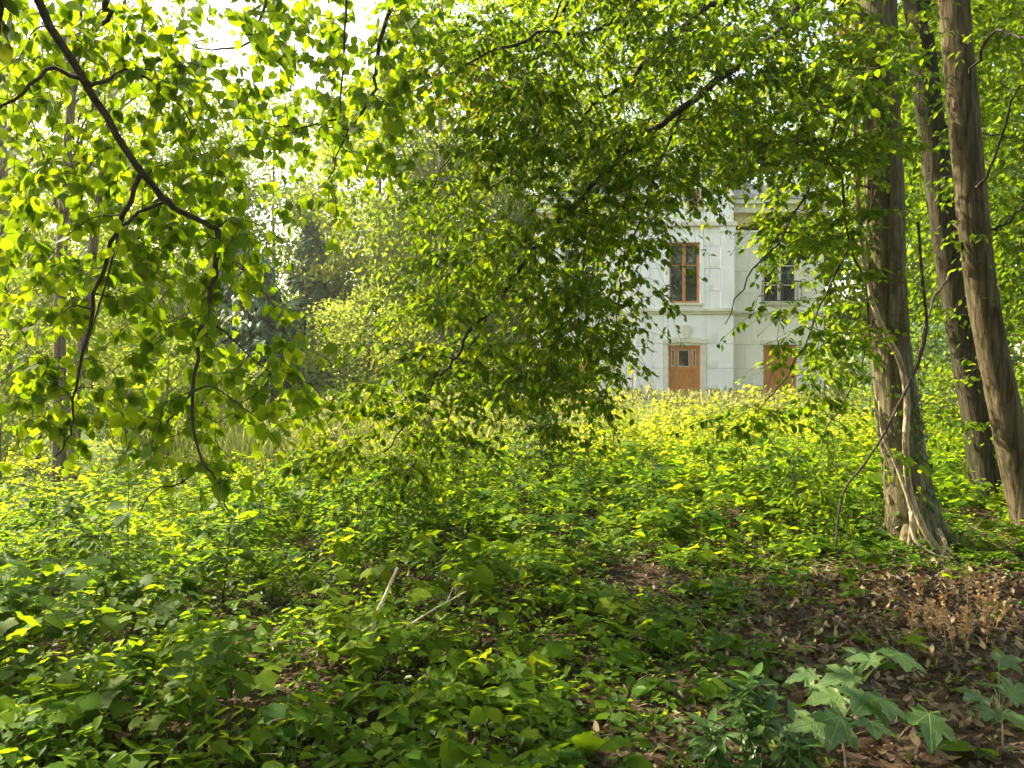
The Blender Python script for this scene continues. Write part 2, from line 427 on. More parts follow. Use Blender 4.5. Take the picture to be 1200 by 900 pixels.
def leaf_objects(parent, tpl, mat, P, D, N, S, T, name='leaf'):
    R, D, N = frames(D, N)
    off = Vector(parent.location)
    inv = Matrix.Translation(-off)
    for i in range(len(P)):
        o = bpy.data.objects.new(name, leaf_data(tpl, mat, int(np.clip(T[i], 0, .999) * 6)))
        s = S[i]
        o.parent = parent; o.matrix_parent_inverse = inv
        mw = Matrix(((R[i][0]*s, D[i][0]*s, N[i][0]*s, P[i][0]), (R[i][1]*s, D[i][1]*s, N[i][1]*s, P[i][1]), (R[i][2]*s, D[i][2]*s, N[i][2]*s, P[i][2]), (0,0,0,1)))
        o.matrix_basis = mw
        COL.objects.link(o)

def pick_visible(P, S, n, lim=None):
    """the n leaves that show largest: in frame and near"""
    px = 600 + P[:, 0] / P[:, 1] * F; py = 450 - (P[:, 2] - EYE) / P[:, 1] * F
    sc = S / np.maximum(P[:, 1], .3)
    ok = (px > 5) & (px < 1195) & (py > 5) & (py < 895)
    sc = np.where(ok, sc * RNG.uniform(.9, 1.1, len(P)), -1)
    idx = np.argsort(-sc)[:n]
    idx = idx[sc[idx] > 0]
    mask = np.zeros(len(P), bool); mask[idx] = True
    return mask

def rnd_unit(n):
    v = RNG.normal(size=(n, 3)); return v / np.linalg.norm(v, axis=1, keepdims=True)

# ------------------------------------------------------------------ ground
def build_ground():
    xs = np.unique(np.concatenate([np.linspace(-8, 8, 100), np.linspace(-30, 30, 80), np.linspace(-300, 300, 41)]))
    ys = np.unique(np.concatenate([np.linspace(-6, 14, 110), np.linspace(-20, 60, 90), np.linspace(-120, 420, 41)]))
    X, Y = np.meshgrid(xs, ys)
    Z = ground_z(X, Y)
    V = np.stack([X, Y, Z], -1).reshape(-1, 3)
    nx, ny = len(xs), len(ys)
    i = np.arange(nx - 1)[None, :] + (np.arange(ny - 1) * nx)[:, None]
    q = np.stack([i, i + 1, i + nx + 1, i + nx], -1).reshape(-1)
    me = np_mesh('ground', V, q, np.arange(0, len(q), 4))
    o = link('ground', me, None, M['ground'])
    tag(o, 'woodland floor of dark soil under plants and leaf litter', 'ground', kind='structure')

def ground_material():
    m, nt, out = new_mat('woodland_floor')
    N, L = nt.nodes.new, nt.links.new
    tc = N('ShaderNodeTexCoord')
    n1 = N('ShaderNodeTexNoise'); n1.inputs['Scale'].default_value = 22; n1.inputs['Detail'].default_value = 8
    L(tc.outputs['Object'], n1.inputs['Vector'])
    r = N('ShaderNodeValToRGB'); e = r.color_ramp.elements
    e[0].position = .35; e[0].color = (.022,.015,.010,1); e[1].position = .7; e[1].color = (.085,.055,.035,1)
    L(n1.outputs['Fac'], r.inputs['Fac'])
    sp = N('ShaderNodeSeparateXYZ'); L(tc.outputs['Object'], sp.inputs[0])
    mr = N('ShaderNodeMapRange'); mr.inputs['From Min'].default_value = 9; mr.inputs['From Max'].default_value = 14
    L(sp.outputs['Y'], mr.inputs['Value'])
    mx = N('ShaderNodeMix'); mx.data_type = 'RGBA'; L(mr.outputs[0], mx.inputs['Factor'])
    L(r.outputs[0], mx.inputs[6]); mx.inputs[7].default_value = (.05, .085, .02, 1)
    p = N('ShaderNodeBsdfPrincipled'); p.inputs['Roughness'].default_value = .95; p.inputs['Specular IOR Level'].default_value = .1
    L(mx.outputs[2], p.inputs['Base Color'])
    b = N('ShaderNodeBump'); b.inputs['Strength'].default_value = .8; b.inputs['Distance'].default_value = .03
    L(n1.outputs['Fac'], b.inputs['Height']); L(b.outputs[0], p.inputs['Normal'])
    L(p.outputs[0], out.inputs['Surface'])
    return m
M['ground'] = ground_material()
build_ground()

# ------------------------------------------------------------------ the villa
def build_villa():
    HY, CX = 30.0, 6.95                   # front plane of the centre bay, its axis
    root = empty('villa', (CX, HY, 0.0), 'pale two storey villa with oak doors standing behind the meadow', 'house')
    RW, WW = 1.98, 3.95                   # half width of the centre bay, width of each wing
    WY = HY + 0.75                        # wings stand back
    def cells(x0, x1, zs, xcuts, openings, yf, name, mat, jitter=.0):
        """wall pieces as slabs with recessed joints"""
        core = MB()
        for zi in range(len(zs) - 1):
            z0, z1 = zs[zi], zs[zi+1]
            cuts = sorted(set([x0, x1] + [c for c in xcuts[zi % len(xcuts)] if x0 < c < x1] + [c for o in openings for c in (o[0], o[1]) if o[2] < z1 - .01 and o[3] > z0 + .01 and x0 < c < x1]))
            for a, b in zip(cuts[:-1], cuts[1:]):
                segs = [(z0, z1)]
                for ox0, ox1, oz0, oz1 in openings:
                    if a >= ox0 - .01 and b <= ox1 + .01:
                        ns = []
                        for s0, s1 in segs:
                            if oz0 > s0 + .02: ns.append((s0, min(s1, oz0)))
                            if oz1 < s1 - .02: ns.append((max(s0, oz1), s1))
                            if oz1 <= s0 or oz0 >= s1: ns = ns if ns else [(s0, s1)]
                        segs = [q for q in ns if q[1] - q[0] > .02]
                for s0, s1 in segs:
                    core.box(a, b, yf + .03, yf + .34, s0, s1)
                    g = .009
                    pm = MB()
                    w, h = (b - a) / 2 - g, (s1 - s0) / 2 - g
                    if w < .03 or h < .03: continue
                    c = .008
                    yj = -.003 * RNG.random()
                    V = [(-w, .03, -h), (w, .03, -h), (w, .03, h), (-w, .03, h), (-w, c+yj, -h), (w, c+yj, -h), (w, c+yj, h), (-w, c+yj, h),
                         (-w+c, yj, -h+c), (w-c, yj, -h+c), (w-c, yj, h-c), (-w+c, yj, h-c)]
                    pm.add(V, [(0,1,5,4),(1,2,6,5),(2,3,7,6),(3,0,4,7),(4,5,9,8),(5,6,10,9),(6,7,11,10),(7,4,8,11),(8,9,10,11)])
                    me = pm.mesh('wall_slab')
                    o = link('wall_slab', me, root, M[mat])
                    o.matrix_basis = Matrix.Translation(((a+b)/2, yf, (s0+s1)/2))
        core.build(name, M[mat], root)
    zl = [0.0, .62, 1.30, 2.22, 3.22, 4.42]           # ground storey courses
    zu = [4.62, 5.35, 6.25, 7.15, 7.95]
    door = (CX-.66, CX+.66, .25, 3.16)
    win = (CX-.62, CX+.62, 4.86, 7.3)
    attic = (CX+.10, CX+.66, 8.7, 9.45)
    xc = [[CX-1.33, CX+.86, CX-.86], [CX-1.33, CX-.86, CX+.86]]
    cells(CX-RW, CX+RW, zl, xc, [door], HY, 'centre_wall', 'stone')
    cells(CX-RW, CX+RW, zu, [[CX-1.0, CX+1.0], [CX-1.0, CX+1.0, CX+1.45]], [win], HY, 'upper_wall', 'stone')
    cells(CX-RW, CX+RW, [8.12, 8.8, 9.55], [[CX-.5]], [attic], HY, 'attic_wall', 'stone')
    sd, sw = [], []
    for s in (-1, 1):
        a, b = sorted((CX + s*RW, CX + s*(RW+WW)))
        cx = CX + s * 4.12
        o1 = (cx-.68, cx+.68, .2, 3.22); o2 = (cx-.72, cx+.72, 4.95, 7.25)
        sd.append(o1); sw.append(o2)
        cells(a, b, zl, [[(a+b)/2 - 1.0, (a+b)/2+1.15], [(a+b)/2 - 1.3, (a+b)/2 + .95]], [o1], WY, 'wing_wall', 'render')
        cells(a, b, zu, [[(a+b)/2 - 1.1], [(a+b)/2 + 1.2]], [o2], WY, 'wing_upper_wall', 'render')
        # return wall, side walls, frieze, cornice
        m_ = MB(); m_.box(a, b, WY - .02, WY + .3, 8.12, 8.62); m_.build('frieze', M['frieze'], root)
        m_ = MB(); m_.box(a, b, WY - .45, WY + .3, 8.95, 9.12); m_.box(a, b, WY - .28, WY + .3, 8.62, 8.95); m_.build('eaves_cornice', M['trim'], root)
        x = CX + s * (RW + WW)
        m_ = MB(); m_.box(min(x, x - s*.3), max(x, x - s*.3), WY + .35, WY + 10, 0, 9.0); m_.build('side_wall', M['render'], root)
    m_ = MB(); m_.box(CX-RW-WW+.3, CX+RW+WW-.3, WY+9.7, WY+10, 0, 9); m_.build('back_wall', M['render'], root)
    for s in (-1, 1):
        x = CX + s * RW
        m_ = MB(); m_.box(min(x - s*.02, x - s*.3), max(x - s*.02, x - s*.3), HY+.345, WY+.4, 0, 9.55); m_.build('return_wall', M['stone'], root)
        m_ = MB()                          # corner pilaster of the upper storey
        m_.box(min(x+s*.012, x-s*.52), max(x+s*.012, x-s*.52), HY-.06, HY+.2, 4.64, 7.72); m_.box(min(x+s*.05, x-s*.56), max(x+s*.05, x-s*.56), HY-.10, HY+.2, 7.72, 7.93)
        m_.build('pilaster', M['stone'], root)
    # string course between the storeys
    m_ = MB()
    m_.box(CX-RW-.08, CX+RW+.08, HY-.14, HY+.3, 4.52, 4.62); m_.box(CX-RW-.03, CX+RW+.03, HY-.07, HY+.3, 4.42, 4.52)
    for s in (-1, 1):
        a, b = sorted((CX + s*(RW+.09), CX + s*(RW+WW+.06)))
        m_.box(a, b, WY-.13, WY+.3, 4.52, 4.62); m_.box(a, b, WY-.06, WY+.3, 4.42, 4.52)
    m_.build('string_course', M['trim'], root)
    m_ = MB(); m_.box(CX-RW-.1, CX+RW+.1, HY-.16, HY+.4, 7.95, 8.12); m_.build('upper_cornice', M['trim'], root)
    # arched pediment
    n = 18; pts_o, pts_i = [], []
    for k in range(n+1):
        a = math.pi * k / n
        pts_o.append((CX + 2.15*math.cos(a), 9.55 + 1.25*math.sin(a))); pts_i.append((CX + 1.85*math.cos(a), 9.55 + 1.0*math.sin(a)))
    m_ = MB(); m_.prism(pts_i, HY+.03, HY+.4); m_.build('pediment_field', M['stone'], root)
    m_ = MB()
    for k in range(n):
        q = [pts_o[k], pts_o[k+1], pts_i[k+1], pts_i[k]]
        m_.prism(q[::-1], HY-.22, HY+.45)
    m_.build('pediment_arch', M['trim'], root)
    # roof
    m_ = MB(); x0, x1, y0, y1 = CX-RW-WW-.35, CX+RW+WW+.35, WY-.5, WY+10.4
    m_.add([(x0,y0,9.13),(x1,y0,9.13),(x1,y1,9.13),(x0,y1,9.13),(CX-2.2,WY+4.9,11.6),(CX+2.2,WY+4.9,11.6)], [(3,2,1,0),(0,1,5,4),(1,2,5),(2,3,4,5),(3,0,4)])
    rf = m_.build('roof', M['slate'], root)
    m_ = MB(); m_.box(CX+3.2, CX+3.9, WY+4.0, WY+4.7, 10.2, 12.6); m_.box(CX+3.12, CX+3.98, WY+3.92, WY+4.78, 12.6, 12.75); m_.build('chimney', M['trim'], rf)
    # central door
    d = MB()
    x0, x1, z0, z1 = door
    fy = HY + .12
    def ring(mb, x0, x1, z0, z1, w, y0, y1):
        mb.box(x0, x0+w, y0, y1, z0, z1); mb.box(x1-w, x1, y0, y1, z0, z1); mb.box(x0+w, x1-w, y0, y1, z1-w, z1); mb.box(x0+w, x1-w, y0, y1, z0, z0+w)
    ring(d, x0+.004, x1-.004, z0, z1-.004, .10, fy, fy+.12)
    dob = d.build('front_door', M['oak'], root)
    u = (x1 - x0 - .2) / 5.6
    parts = [(x0+.1, x0+.1+1.3*u), (x0+.1+1.3*u, x1-.1-1.3*u), (x1-.1-1.3*u, x1-.1)]
    for a, b in parts:
        lf = MB(); ring(lf, a+.004, b-.004, z0+.11, z1-.11, .065, fy+.02, fy+.09)
        lf.box(a+.07, b-.07, fy+.02, fy+.09, 2.16, 2.30); lf.box(a+.07, b-.07, fy+.02, fy+.09, 1.05, 1.17)
        lf.build('door_stile', M['oak'], dob)
        pn = MB(); pn.box(a+.069, b-.069, fy+.05, fy+.08, z0+.17, 1.051); pn.box(a+.069, b-.069, fy+.05, fy+.08, 1.169, 2.161); pn.build('door_panel', M['oak'], dob)
        gp = MB(); gp.box(a+.069, b-.069, fy+.055, fy+.075, 2.299, z1-.17); gp.build('pane', M['glass'], dob)
        wf = MB(); ring(wf, a+.075, b-.075, 2.31, z1-.18, .022, fy+.03, fy+.054); wf.build('pane_frame', M['trim'], dob)
    h = MB(); h.box(parts[1][0]+.09, parts[1][0]+.12, fy-.05, fy+.02, 1.28, 1.46); h.build('handle', M['iron'], dob)
    # door surround with key stone
    m_ = MB()
    m_.box(x0-.2, x0-.002, HY-.05, HY+.1, .2, 3.2); m_.box(x1+.002, x1+.2, HY-.05, HY+.1, .2, 3.2)
    segs = 8
    for k in range(segs):
        a = x0-.2 + (x1-x0+.4)*k/segs; b = x0-.2 + (x1-x0+.4)*(k+1)/segs
        za = lambda t: 3.2 + .09*math.sin(math.pi*(t-x0+.2)/(x1-x0+.4))
        m_.prism([(a, za(a)), (b, za(b)), (b, za(b)+.2), (a, za(a)+.2)], HY-.07, HY+.1)
    m_.prism([(CX-.13, 3.45), (CX+.13, 3.45), (CX+.20, 3.95), (CX-.20, 3.95)], HY-.13, HY+.1)
    m_.build('door_surround', M['trim'], root)
    m_ = MB()
    m_.box(x0-.5, x1+.5, HY-.9, HY-.01, 0, .2); m_.build('door_step', M['trim'], root)
    # central upper window: oak casement with a mullion
    def window(o, yf, mat, name, bars, mull=1):
        x0, x1, z0, z1 = o
        w = MB(); ring(w, x0+.004, x1-.004, z0+.004, z1-.004, .09, yf+.12, yf+.22)
        wo = w.build(name, M[mat], root)
        step = (x1-x0) / (mull+1)
        for k in range(mull):
            t = MB(); xm = x0 + step*(k+1); t.box(xm-.06, xm+.06, yf+.10, yf+.22, z0+.095, z1-.095); t.build('mullion', M[mat], wo)
        for zb in bars:
            for k in range(mull+1):
                t = MB(); t.box(x0+step*k+.095, x0+step*(k+1)-.065, yf+.13, yf+.19, zb-.02, zb+.02); t.build('glazing_bar', M[mat], wo)
        for k in range(mull+1):
            g = MB(); g.box(x0+step*k+.06, x0+step*(k+1)-.03, yf+.16, yf+.175, z0+.08, z1-.08); g.build('pane', M['glass'], wo)
        s_ = MB(); s_.box(x0-.12, x1+.12, yf-.12, yf+.12, z0-.09, z0-.002); s_.build('sill', M['trim'], wo)
        b_ = MB(); b_.box(x0+.005, x1-.005, yf+.33, yf+.36, z0+.005, z1-.005); b_.build('dark_interior_sheet', M['room'], wo)  # flat dark sheet in place of the unlit room
        return wo
    window(win, HY, 'oak', 'window', (6.4,))
    m_ = MB()
    m_.box(win[0]-.16, win[0]-.002, HY-.05, HY+.1, win[2], win[3]+.2); m_.box(win[1]+.002, win[1]+.16, HY-.05, HY+.1, win[2], win[3]+.2); m_.box(win[0]-.002, win[1]+.002, HY-.05, HY+.1, win[3]+.002, win[3]+.2)
    m_.build('window_surround', M['stone'], root)
    window(attic, HY, 'oak', 'attic_window', (), 0)
    for k, s in enumerate((-1, 1)):
        w = window(sw[k], WY, 'trim', 'wing_window', (5.7, 6.5))
        x0, x1, z0, z1 = sw[k]
        r_ = MB()
        r_.box(x0-.1, x1+.1, WY-.2, WY-.17, z0+.85, z0+.89); r_.box(x0-.1, x1+.1, WY-.2, WY-.17, z0+.05, z0+.08)
        for j in range(12):
            xx = x0-.09 + (x1-x0+.17)*j/11; r_.box(xx-.01, xx+.01, WY-.195, WY-.175, z0+.08, z0+.85)
        r_.build('railing', M['iron'], root)
        # oak shutters close the ground floor opening
        x0, x1, z0, z1 = sd[k]
        sh = MB(); ring(sh, x0+.004, x1-.004, z0+.004, z1-.004, .08, WY+.06, WY+.16)
        so = sh.build('shutter', M['oak'], root)
        nb = 6
        for j in range(nb):
            a = x0+.085 + (x1-x0-.17)*j/nb; b = x0+.085 + (x1-x0-.17)*(j+1)/nb
            t = MB(); t.box(a+.004, b-.004, WY+.09, WY+.13, z0+.086, z1-.086); t.build('board', M['oak'], so)
        t = MB(); t.box(x0+.08, x1-.08, WY+.131, WY+.15, z0+.08, z1-.08); t.build('shutter_back', M['oak'], so)
        t = MB(); t.box(x0-.14, x1+.14, WY-.06, WY+.05, z1+.004, z1+.18); t.build('lintel', M['trim'], root)
build_villa()

# ------------------------------------------------------------------ trees
def bark_trunk(P, R, sides=16, n=40, flare=0.0, ridge=.05):
    """trunk with bark ridges and a flared, lobed foot"""
    C = spline(P, n); rr = np.interp(np.linspace(0, 1, n), np.linspace(0, 1, len(R)), R)
    mb = MB(); T = np.gradient(C, axis=0); T /= np.linalg.norm(T, axis=1, keepdims=True)
    ang = np.arange(sides) * 2 * math.pi / sides
    ph = RNG.uniform(0, 6.28, 4)
    V = []
    u0 = np.array([1.0, 0, 0])
    for i in range(n):
        u = u0 - T[i] * u0.dot(T[i]); u /= np.linalg.norm(u); w = np.cross(T[i], u)
        h = C[i, 2] - C[0, 2]
        fl = flare * math.exp(-h / .28)
        rad = rr[i] * (1 + ridge*np.sin(5*ang+ph[0]+h*.7) + ridge*.6*np.sin(9*ang+ph[1]-h*.5) + .03*RNG.uniform(-1, 1, sides)) + fl * (.55 + .45*np.sin(5*ang+ph[2]))
        V.append(C[i] + (np.cos(ang)*rad)[:, None]*u + (np.sin(ang)*rad)[:, None]*w)
    V = np.concatenate(V); Fc = []
    for i in range(n-1):
        for k in range(sides):
            a, b = i*sides+k, i*sides+(k+1) % sides
            Fc.append((a, b, b+sides, a+sides))
    Fc.append(tuple(range((n-1)*sides, n*sides)))
    mb.add(V, Fc)
    return mb, C, rr

class Skeleton:
    """branches that twigs can be attached to"""
    def __init__(s, root, mat='twig'): s.root = root; s.P = []; s.R = []; s.twigs = MB(); s.mat = mat
    def branch(s, pts, r0, r1, n=26, wob=.02, name='branch', sides=7):
        C = spline(pts, n); C[1:-1] += RNG.normal(0, wob, (n-2, 3))
        rr = np.linspace(r0**.8, r1**.8, n)**1.25
        mb = MB(); mb.tube(C, rr, sides, jit=.06); mb.build(name, M[s.mat], s.root, True)
        s.P += list(C); s.R += list(rr)
        return C
    def clusters(s, C, leaves, k=(7, 12), size=(.055, .085), spray=.30, droop=.35, mode='layer', maxlen=2.5, tint=None, tw=.006):
        P = np.array(s.P); R = np.array(s.R)
        d0 = np.array([np.min(np.linalg.norm(P - c, axis=1)) for c in C])
        for ci in np.argsort(d0):
            c = C[ci]
            d = np.linalg.norm(P - c, axis=1) + .25 * np.maximum(0, c[2] - P[:, 2]) 
            j = int(np.argmin(d)); a = P[j]
            L = np.linalg.norm(c - a)
            if L > maxlen: continue
            mid = (a + c) / 2 + np.array([0, 0, .14 * L]) + RNG.normal(0, .07 * L + .005, 3)
            q1 = a * .75 + mid * .25 + RNG.normal(0, .03*L, 3)
            pts = spline([a, mid, c], 6)
            r0 = min(R[j] * .7, tw + .006 * L); r0 = max(r0, .0022)
            dirn = c - pts[-2]; dirn = dirn / (np.linalg.norm(dirn) + 1e-9)
            dirn = dirn * np.array([1, 1, .5]) + np.array([0, 0, -droop * RNG.uniform(.3, 1.4)]) + RNG.normal(0, .35, 3)
            dirn /= np.linalg.norm(dirn)
            sl = spray * RNG.uniform(.7, 1.3)
            tip = c + dirn * sl * .5; tip2 = c + dirn * sl + np.array([0, 0, -droop * sl * .4])
            full = np.concatenate([pts, [tip, tip2]])
            rads = np.linspace(r0, .0014, len(full))
            s.twigs.tube(full, rads, 4, cap=False)
            P = np.concatenate([P, pts[2:]]); R = np.concatenate([R, rads[2:6]])
            kk = int(RNG.integers(k[0], k[1] + 1))
            t = np.sort(RNG.uniform(.35, 1.0, kk)); seg = t * (len(full) - 1)
            i0 = np.clip(seg.astype(int), 0, len(full) - 2); f = (seg - i0)[:, None]
            base = full[i0] * (1 - f) + full[i0+1] * f
            side = np.cross(dirn, [0, 0, 1.0]); side /= np.linalg.norm(side) + 1e-9
            alt = np.where(np.arange(kk) % 2 == 0, 1, -1)[:, None]
            sz = RNG.uniform(size[0], size[1], kk) * np.where(t > .9, .8, 1)
            if mode == 'layer':
                D = dirn * RNG.uniform(.2, .9, (kk, 1)) + alt * side * RNG.uniform(.5, 1, (kk, 1)) + RNG.normal(0, .25, (kk, 3)) + np.array([0, 0, -.42])
                N = np.array([0, -.15, .9]) + RNG.normal(0, .5, (kk, 3))
            else:
                D = dirn * .4 + alt * side * .6 + np.array([0, 0, -.75]) + RNG.normal(0, .40, (kk, 3))
                N = np.array([0, -.25, .65]) + RNG.normal(0, .55, (kk, 3))
            pet = RNG.uniform(.15, .5, (kk, 1)) * sz[:, None]
            Dn = D / np.linalg.norm(D, axis=1, keepdims=True)
            tc = RNG.beta(2, 2) if tint is None else tint()
            leaves.add(base + Dn * pet, D, N, sz, np.clip(tc * .6 + .4 * RNG.random(kk), 0, 1))
    def finish(s):
        if s.twigs.v: tag(s.twigs.build('twigs', M[s.mat], s.root), kind='stuff')

def sample_ellipses(E, n, dr, reject=None):
    """points in view directions given by ellipses (px, py, rx, ry, weight[, dnear, dfar]), spread in depth"""
    w = np.array([e[2]*e[3]*e[4] for e in E], float); w /= w.sum()
    out = []
    while len(out) < n:
        e = E[RNG.choice(len(E), p=w)]
        a, r = RNG.uniform(0, 6.283), math.sqrt(RNG.random())
        x, y = e[0] + e[2]*r*math.cos(a), e[1] + e[3]*r*math.sin(a)
        if reject is not None and RNG.random() < reject(x, y): continue
        d0, d1 = (e[5], e[6]) if len(e) > 6 else dr
        out.append(at(x, y, RNG.uniform(d0, d1)))
    return np.array(out)

def pads(C, k, r=.42, flat=.22):
    """flat drooping pads of twig ends round each centre: layered sprays with gaps between"""
    out = []
    for c in C:
        n = int(k * RNG.uniform(.6, 1.5)); rr = r * RNG.uniform(.6, 1.4)
        a = RNG.uniform(0, 6.283, n); q = rr * np.sqrt(RNG.random(n))
        tilt = RNG.uniform(-.1, .45); ta = RNG.uniform(0, 6.283)
        dx, dy = q*np.cos(a), q*np.sin(a)
        out.append(c + np.stack([dx, dy, -tilt*(dx*math.cos(ta)+dy*math.sin(ta)) + RNG.normal(0, flat*rr*.5, n) - .25*q*q/rr], 1))
    return np.concatenate(out)

def keep_by(P, rej):
    px = 600 + P[:, 0] / P[:, 1] * F; py = 450 - (P[:, 2] - EYE) / P[:, 1] * F
    return P[np.array([RNG.random() > rej(a, b) for a, b in zip(px, py)])]

def crown_leaves(leaves, c, rad, nclump, per, cr, size, hollow=.45, flat=.6, upn=.7, gaps=None):
    """leaves in clumps through an ellipsoid; returns clump centres"""
    u = rnd_unit(nclump); r = (hollow + (1 - hollow) * RNG.random(nclump)) ** .6
    C = np.array(c) + u * r[:, None] * np.array(rad)
    for q in C:
        k = int(per * RNG.uniform(.5, 1.5))
        e = cr * RNG.uniform(.6, 1.4)
        o = RNG.normal(0, 1, (k, 3)) * np.array([e, e, e * flat]) * .6
        P = q + o
        out = P - np.array(c); out /= np.linalg.norm(out, axis=1, keepdims=True) + 1e-9
        D = out * .6 + rnd_unit(k) * .8 + np.array([0, 0, -.35])
        N = np.array([0, 0, upn]) + out * .3 + rnd_unit(k) * .75
        leaves.add(P, D, N, RNG.uniform(size*.7, size*1.3, k), np.clip(RNG.random() * .6 + .4 * RNG.random(k), 0, 1))
    return C

def far_tree(name, label, cat, x, y, h, base, rad, nclump, per, size, mat='far', cr=.8, trunk=.16, group=None, lean=(0, 0), tpl='simple', bark='bark_far', split=False):
    z0 = float(ground_z(x, y)) - .1
    root = empty(name, (x, y, z0), label, cat, group)
    top = np.array([x + lean[0], y + lean[1], z0 + h * .88])
    pts = [np.array([x, y, z0]), np.array([x + lean[0]*.3 + RNG.normal(0, .1), y + lean[1]*.3, z0 + h*.4]), top]
    mb, C, rr = bark_trunk(pts, [trunk, trunk*.8, trunk*.15], 10, 18, trunk*.7)
    mb.build('trunk', M[bark], root, True)
    lv = Leaves()
    cc = (x + lean[0]*.7, y + lean[1]*.7, z0 + (base + h) / 2)
    cl = crown_leaves(lv, cc, (rad, rad, (h - base) / 2), nclump, per, cr, size)
    lb = MB()
    for q in cl[:: max(1, nclump // 24)]:
        j = int(np.clip(np.searchsorted(C[:, 2], q[2] - .25 * h * RNG.uniform(.4, 1)), 3, len(C) - 2))
        a = C[j]; m_ = (a + q) / 2 + np.array([0, 0, .1 * np.linalg.norm(q - a)]) + RNG.normal(0, .15, 3)
        lb.tube(spline([a, m_, q], 6), np.linspace(max(.012, rr[j] * .3), .006, 6), 5, cap=False)
    lb.build('limbs', M[bark], root)
    tag(link('crown', lv.mesh('crown', tpl), root, M[mat]), kind='stuff')
    return root

def build_linden():
    """near tree at the left: trunk just outside, its bough hangs into the picture"""
    P = [np.array([-2.85, 2.95, -.2]), np.array([-2.62, 3.0, 1.4]), np.array([-2.31, 3.05, 3.0]), np.array([-2.16, 3.1, 4.4]), np.array([-2.0, 3.3, 8.0])]
    root = empty('linden_tree', P[0], 'near linden tree at the left with a dark bough of broad heart-shaped backlit leaves', 'tree')
    mb, C, rr = bark_trunk(P, [.26, .2, .16, .14, .06], 16, 40, .15)
    mb.build('trunk', M['bark_dark'], root, True)
    sk = Skeleton(root)
    A = lambda *q: [at(*p) for p in q]
    sk.P += list(C[20:]); sk.R += list(rr[20:])
    sk.branch([C[27]] + A((35,-20,3.15),(95,88,3.2),(165,200,3.3),(205,243,3.35),(255,268,3.4)), .021, .012, 30, .004)
    sk.branch(A((255,268,3.4),(252,320,3.4),(238,380,3.4),(228,450,3.35),(230,520,3.3),(250,560,3.3),(268,600,3.3)), .014, .003, 24, .006)
    sk.branch(A((165,203,3.3),(140,262,3.3),(118,320,3.3),(100,400,3.3),(86,470,3.35),(84,505,3.35),(65,535,3.4)), .012, .003, 22, .006)
    sk.branch(A((190,238,3.35),(150,260,3.3),(130,300,3.25),(95,420,3.2)), .009, .003, 14, .006)
    sk.branch(A((108,100,3.2),(60,80,3.1),(20,115,3.0),(-30,140,3.0)), .011, .004, 14, .005)
    sk.branch(A((100,105,3.2),(150,85,3.4),(200,110,3.6),(240,175,3.8)), .009, .003, 14, .006)
    sk.branch(A((228,455,3.35),(190,500,3.4),(175,520,3.4)), .006, .0025, 8, .004)
    sk.branch(A((240,370,3.4),(275,400,3.5),(320,440,3.6)), .006, .0025, 10, .004)
    sk.branch(A((236,545,3.3),(210,568,3.3),(180,575,3.3),(165,600,3.3)), .005, .002, 8, .004)
    up = np.array([-1.0, 4.6, 5.2])
    sk.branch([C[-8], up] + A((145,-30,4.0),(128,20,4.0),(75,45,4.1),(30,50,4.2)), .03, .005, 22, .01)
    b2 = sk.branch([C[-6], np.array([-1.2, 4.8, 5.6])] + A((455,-40,5.2),(457,0,5.2),(440,75,5.2),(436,110,5.2),(405,160,5.2),(385,210,5.2)), .03, .004, 26, .01)
    sk.branch([b2[8]] + A((408,-20,5.0),(404,60,5.0),(398,130,5.0),(390,170,5.0)), .012, .003, 14, .008)
    sk.branch(A((395,140,5.0),(340,150,4.9),(300,140,4.8),(255,138,4.6)), .007, .002, 12, .006)
    sk.branch([b2[6]] + A((330,-40,4.6),(300,40,4.5),(250,60,4.4),(200,40,4.3)), .014, .003, 14, .008)
    lv = Leaves()
    E = [(60,60,90,110,1.2), (150,140,150,120,1.3), (90,260,140,110,1.2), (60,380,95,110,1.1), (120,440,100,90,1.0), (150,520,100,45,.35), (230,330,75,110,1.1),
         (290,400,75,80,1.0), (330,440,38,35,.8), (265,480,70,80,.7), (240,560,55,30,.35), (250,40,110,70,.9), (280,150,110,90,.75), (230,240,90,50,1.1), (40,480,60,70,.8)]
    sk.clusters(sample_ellipses(E, 470, (3.25, 4.7), lambda x, y: .9 if (290 < x < 420 and 170 < y < 300) else 0), lv, (7, 11), (.042, .070), .24, .6, 'hang', tw=.004)
    E2 = [(430,60,70,90,1.0), (370,60,60,100,.55), (440,160,60,60,.9), (490,60,50,100,.8), (330,90,50,110,.5), (370,235,45,60,.35), (360,180,60,70,.6)]
    sk.clusters(sample_ellipses(E2, 200, (4.6, 6.6)), lv, (7, 11), (.05, .08), .28, .6, 'hang', tw=.004)
    sk.finish()
    P_, D_, N_, S_, T_ = lv.arrays()
    mk = pick_visible(P_, S_, 300)
    leaf_objects(root, 'heart', 'linden', P_[mk], D_[mk], N_[mk], S_[mk], T_[mk])
    tag(link('foliage', lv.mesh('foliage', 'heart', ~mk), root, M['linden']), kind='stuff')
    # upper crown over the path, mostly out of the picture
    cl = Leaves(); crown_leaves(cl, (-2.6, 3.8, 8.2), (2.4, 2.4, 2.2), 36, 24, .5, .09)
    tag(link('crown', cl.mesh('crown', 'ovate'), root, M['linden']), kind='stuff')
    return C, rr
LDC, LDR = build_linden()

